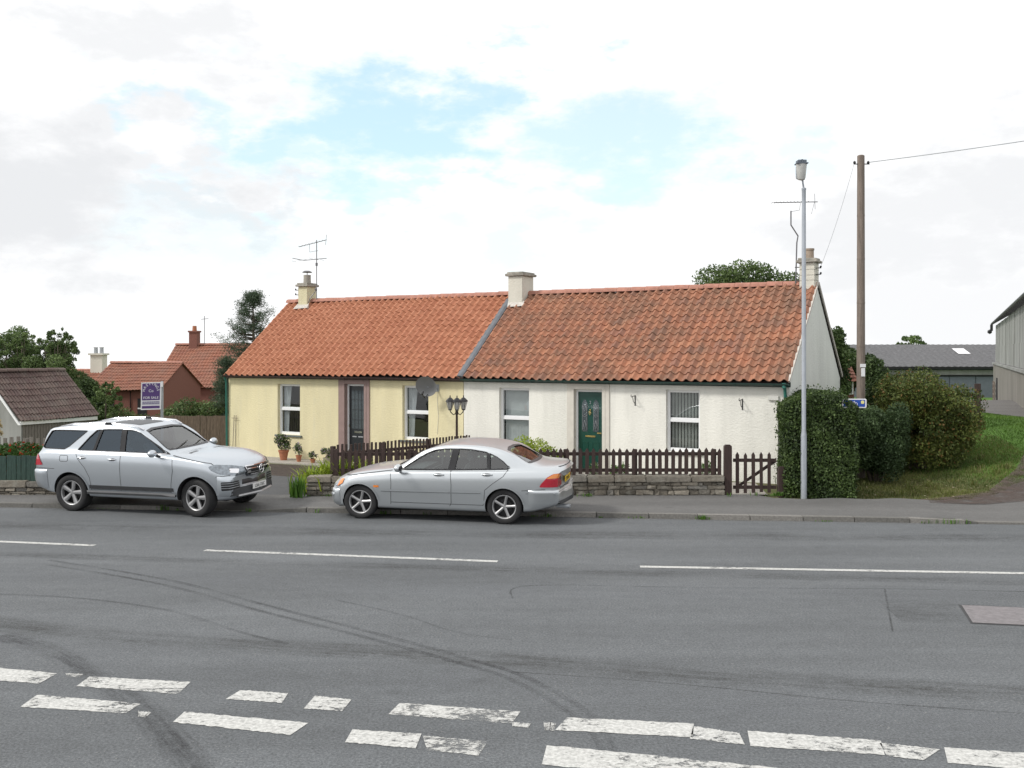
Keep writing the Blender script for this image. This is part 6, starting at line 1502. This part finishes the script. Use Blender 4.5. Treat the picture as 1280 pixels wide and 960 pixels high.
# --- off-roader
S2 = dict(x=(-3.93,.88), wb=2.915, wmax=.965, wr=.375, arch=.435, tw=.255, rim=.245, style='broad', paint=M['paint2'], tumble=.30, bowf=.34, bowr=.13, noserake=.02, tailrake=.0, floor=.55,
  top=[(-3.93,1.10),(-3.90,1.17),(-3.86,1.22),(-3.80,1.30),(-3.68,1.50),(-3.60,1.62),(-3.54,1.665),(-3.4,1.69),(-3.0,1.735),(-2.5,1.762),(-2.1,1.765),(-1.75,1.75),(-1.5,1.71),(-1.35,1.655),(-1.1,1.515),(-.8,1.345),(-.62,1.255),(-.52,1.235),(-.3,1.225),(0,1.215),(.3,1.18),(.55,1.135),(.7,1.09),(.8,1.04),(.86,.95),(.88,.87)],
  belt=[(-3.93,1.06),(-3.85,1.16),(-3.7,1.20),(-3.4,1.22),(-2.8,1.225),(-1.6,1.215),(-.8,1.195),(-.5,1.17),(-.2,1.14),(.2,1.085),(.5,1.01),(.7,.95),(.8,.90),(.88,.80)],
  w=[(-3.93,.82),(-3.87,.87),(-3.7,.90),(-3.4,.925),(-2.9,.955),(-2.2,.955),(-1,.952),(-.3,.96),(.1,.96),(.45,.935),(.66,.89),(.8,.83),(.88,.77)],
  bot=[(-3.93,.46),(-3.7,.40),(-3.4,.34),(-2.3,.30),(-.5,.30),(.4,.31),(.75,.33),(.88,.38)],
  glassup=(1.3,1.10), back=.50, cab=(-3.62,-.68), seatx=-1.82, dash=-.86, dashz=1.15,
  side_glass=[('carglassb',[(-.74,1.225),(-.82,1.29),(-1.10,1.46),(-1.34,1.58),(-1.50,1.625),(-1.68,1.635),(-1.66,1.24)]),
              ('carglassd',[(-1.76,1.242),(-1.78,1.638),(-2.1,1.635),(-2.24,1.628),(-2.36,1.247)]),
              ('carglassd',[(-2.40,1.247),(-2.28,1.625),(-2.38,1.615),(-2.52,1.50),(-2.76,1.26),(-2.74,1.25)]),
              ('carglassd',[(-3.10,1.262),(-2.98,1.32),(-2.60,1.60),(-3.0,1.605),(-3.42,1.60),(-3.50,1.58),(-3.60,1.42),(-3.67,1.29),(-3.60,1.265)])],
  pillars=[[(-1.65,1.235),(-1.68,1.645),(-1.79,1.645),(-1.77,1.238)], [(-2.36,1.245),(-2.24,1.632),(-2.285,1.63),(-2.405,1.245)], [(-.62,1.205),(-.75,1.215),(-.83,1.30)]],
  screen=[(-.70,1.285),(.70,1.285),(.675,1.42),(.60,1.635),(.35,1.665),(-.35,1.665),(-.60,1.635),(-.675,1.42)], screen_x=(-.2,-1.9), screen_mat='carglass',
  rear=[(-.66,1.28),(.66,1.28),(.60,1.57),(-.60,1.57)], rear_x=(-4.2,-3.3), rear_mat='carglassd', lipm=M['paint2'],
  gaps=[[(-.52,1.12),(-.50,.90),(-.55,.62),(-.56,.46)], [(-1.71,1.23),(-1.72,.9),(-1.71,.46)], [(-2.80,1.235),(-2.72,1.08),(-2.55,.90),(-2.44,.70),(-2.42,.46)], [(-.56,.475),(-2.42,.475)], [(.30,1.06),(-.1,1.12),(-.55,1.19)], [(.30,1.06),(.62,.86)], [(-3.3,.86),(-3.8,.87)], [(.42,.80),(.66,.82)],
        [(-2.98,1.02),(-3.14,1.02),(-3.16,1.04),(-3.16,1.12),(-3.14,1.14),(-2.98,1.14),(-2.96,1.12),(-2.96,1.04),(-2.98,1.02)]],
  chromeline=[(-.70,1.212),(-1.7,1.228),(-2.78,1.238)], chromemat='chrome', handles=[(-1.90,1.085),(-2.62,1.10)],
  mirror=(-.86,1.10,1.25), steer=-9)
ml, pl_, cl_ = build_car('off_road_car', 'large silver off-roader parked facing right on the left side', S2, None)
for sg_ in (1, -1):
    d = Vector((1,-sg_*1.1,0)); tl = pl_.patch('tail_light', [(-3.60,sg_*.90,.93),(-3.92,sg_*.72,.90),(-3.93,sg_*.60,.95),(-3.92,sg_*.62,1.08),(-3.80,sg_*.85,1.15),(-3.72,sg_*.89,1.10)], d, M['tail'], .010, rnd=.02)
    pl_.patch('reversing_lens', [(-3.80,sg_*.86,1.02),(-3.9,sg_*.78,1.0),(-3.9,sg_*.78,1.07),(-3.82,sg_*.85,1.10)], d, M['lens'], .014, parent=tl)
    d2 = Vector((-1,-sg_*1.0,0)); hl = pl_.patch('headlight', [(.30,sg_*.95,1.00),(.34,sg_*.94,.93),(.52,sg_*.88,.84),(.78,sg_*.52,.80),(.84,sg_*.46,.84),(.82,sg_*.50,.96),(.66,sg_*.72,1.01),(.45,sg_*.90,1.03)], d2, M['lens'], .010, rnd=.03)
    pl_.patch('headlight_bowl', [(.66,sg_*.76,.87),(.74,sg_*.60,.85),(.76,sg_*.58,.93),(.66,sg_*.76,.95)], d2, M['chrome'], .013, parent=hl, rnd=.02)
    g = pl_.patch('bumper_vent', [(.52,sg_*.86,.70),(.74,sg_*.60,.70),(.78,sg_*.60,.55),(.56,sg_*.88,.53)], d2, M['trim'], .045, rnd=.02)
    k = MB()
    for z in (.58,.625,.67): pl_.line(k, [(.54,sg_*.87,z),(.76,sg_*.60,z)], d2, .014, .052)
    k.build('vent_slats', M['zinc'], g)
    k = MB(); pl_.line(k, [(-.45,0,.43),(-2.5,0,.43)], (0,-sg_,0), .055, .045); k.build('running_board_edge', M['alloy'], ml)
    k = MB(); pl_.line(k, [(-.50,0,.52),(-2.46,0,.52)], (0,-sg_,0), .07, .008); k.build('sill_trim', M['trimm'], ml)
    MB().box(-2.5,-.45,sg_*.80-.06,sg_*.80+.16 if sg_ > 0 else sg_*.80+.06,.38,.42).build('running_board', M['trimm'], ml) if sg_ > 0 else MB().box(-2.5,-.45,-.96,-.74,.38,.42).build('running_board', M['trimm'], ml)
    MB().tube([(-1.35,sg_*.66,1.665),(-1.5,sg_*.665,1.74),(-2.2,sg_*.665,1.785),(-3.0,sg_*.655,1.76),(-3.35,sg_*.645,1.69)], .018, 8).build('roof_rail', M['chrome'], ml, smooth=True)
    MB().box(-2.25,-2.1,sg_*.665-.02,sg_*.665+.02,1.70,1.80).build('rail_foot', M['trim'], ml)
pl_.band('front_bumper', .05, -66, 66, [.40,.44,.52,.62,.72,.775,.80,.805], [.004,.03,.044,.044,.04,.034,.02,0], M['paint2'])
pl_.band('lower_grille', .05, -36, 36, [.60,.605,.70,.705], [.04,.052,.050,.038], M['trim'])
pl_.band('chin_trim', .05, -52, 52, [.405,.41,.50,.56,.565], [.02,.052,.056,.054,.04], M['trimm'])
pl_.band('skid_plate', .05, -44, 44, [.395,.40,.425,.43], [.04,.064,.064,.05], M['alloy'])
pl_.band('rear_bumper', -3.2, 180-72, 180+72, [.40,.46,.60,.72,.80,.83,.835], [.004,.03,.04,.042,.04,.02,0], M['paint2'])
gr = pl_.patch('grille', [(.85,-.44,.955),(.85,.44,.955),(.86,.40,.84),(.86,.33,.775),(.86,-.33,.775),(.86,-.40,.84)], (-1,0,0), M['trim'], .025, rnd=.03)
k = MB()
for z in (.81,.855,.90): pl_.line(k, [(.86,-.40,z),(.86,.40,z)], (-1,0,0), .016, .038)
pl_.line(k, [(.85,-.44,.955),(.85,.44,.955),(.86,.40,.84),(.86,.33,.775),(.86,-.33,.775),(.86,-.40,.84)], (-1,0,0), .016, .034, True); k.build('grille_bars', M['chrome'], gr)
h0 = pl_.hit(Vector((0,0,.865)), Vector((-1,0,0)), 0); sx0 = h0.x+.055; k = MB()
k.tube([(sx0,.085*math.cos(q*PI/12),.865+.085*math.sin(q*PI/12)) for q in range(25)], .010, 6)
for q in (90,210,330): k.add([(sx0-.01,.016*math.cos(R(q+90)),.865+.016*math.sin(R(q+90))),(sx0-.01,-.016*math.cos(R(q+90)),.865-.016*math.sin(R(q+90))),(sx0,.085*math.cos(R(q)),.865+.085*math.sin(R(q)))],[(0,1,2)]); k.tube([(sx0,0,.865),(sx0,.083*math.cos(R(q)),.865+.083*math.sin(R(q)))], [.012,.005], 5)
k.build('star_emblem', M['chrome'], gr, smooth=True)
h0 = pl_.hit(Vector((0,0,.55)), Vector((-1,0,0)), 0); xp = h0.x+.07
MB().box(xp,xp+.012,-.26,.26,.485,.595).build('number_plate', M['plate'], ml, bevel=.002)
PF = lambda x, y, z: Matrix.Translation((x,y,z))@Matrix.Rotation(R(90),4,'Z')@Matrix.Rotation(R(90),4,'X')
tx('LS66 OEC', 'plate_characters', .092, M['trim'], ml, PF(xp+.014, 0, .508), .001, 'CENTER')
k = MB(); k.tube([(-.70,-.5,1.29),(-.85,.1,1.385)], .009, 4); k.tube([(-.70,.1,1.29),(-.85,.62,1.37)], .009, 4); k.build('wiper', M['trim'], ml)
k = MB(); 
for sg_ in (-1,1): pl_.line(k, [(-.35,sg_*.30,0),(-.35,sg_*.58,0),(-.30,sg_*.58,0)], (0,0,-1), .05, .003)
k.build('bonnet_vent', M['trim'], ml)
sr_ = pl_.patch('sunroof', [(-1.62,-.42,0),(-1.62,.42,0),(-2.35,.42,0),(-2.35,-.42,0)], (0,0,-1), M['trim'], .004, rnd=.05)
MB().box(-3.3,.55,-.68,.68,.30,.50).build('underbody', M['trimm'], ml)
sp_ = MB(); vs = []
for i in range(13):
    y = -.62+1.24*i/12; cz = -.035*(abs(y)/.62)**2
    vs += [(-3.40,y,1.70+cz),(-3.70+.05*(abs(y)/.62)**2,y,1.655+cz),(-3.70+.05*(abs(y)/.62)**2,y,1.63+cz),(-3.45,y,1.62+cz)]
sp_.add(vs, [(4*i+a,4*i+(a+1)%4,4*i+4+(a+1)%4,4*i+4+a) for i in range(12) for a in range(4)]+[(0,1,2,3),(51,50,49,48)]); sp_.build('roof_spoiler', M['paint2'], ml, smooth=40)
r_p, f_p = Vector((-8.40,18.55,0)), Vector((-5.77,17.95,0)); dv = f_p-r_p
place(ml, -.86, f_p, math.atan2(dv.y, dv.x)-R(2), (.925,.93,.935), R(1.6))
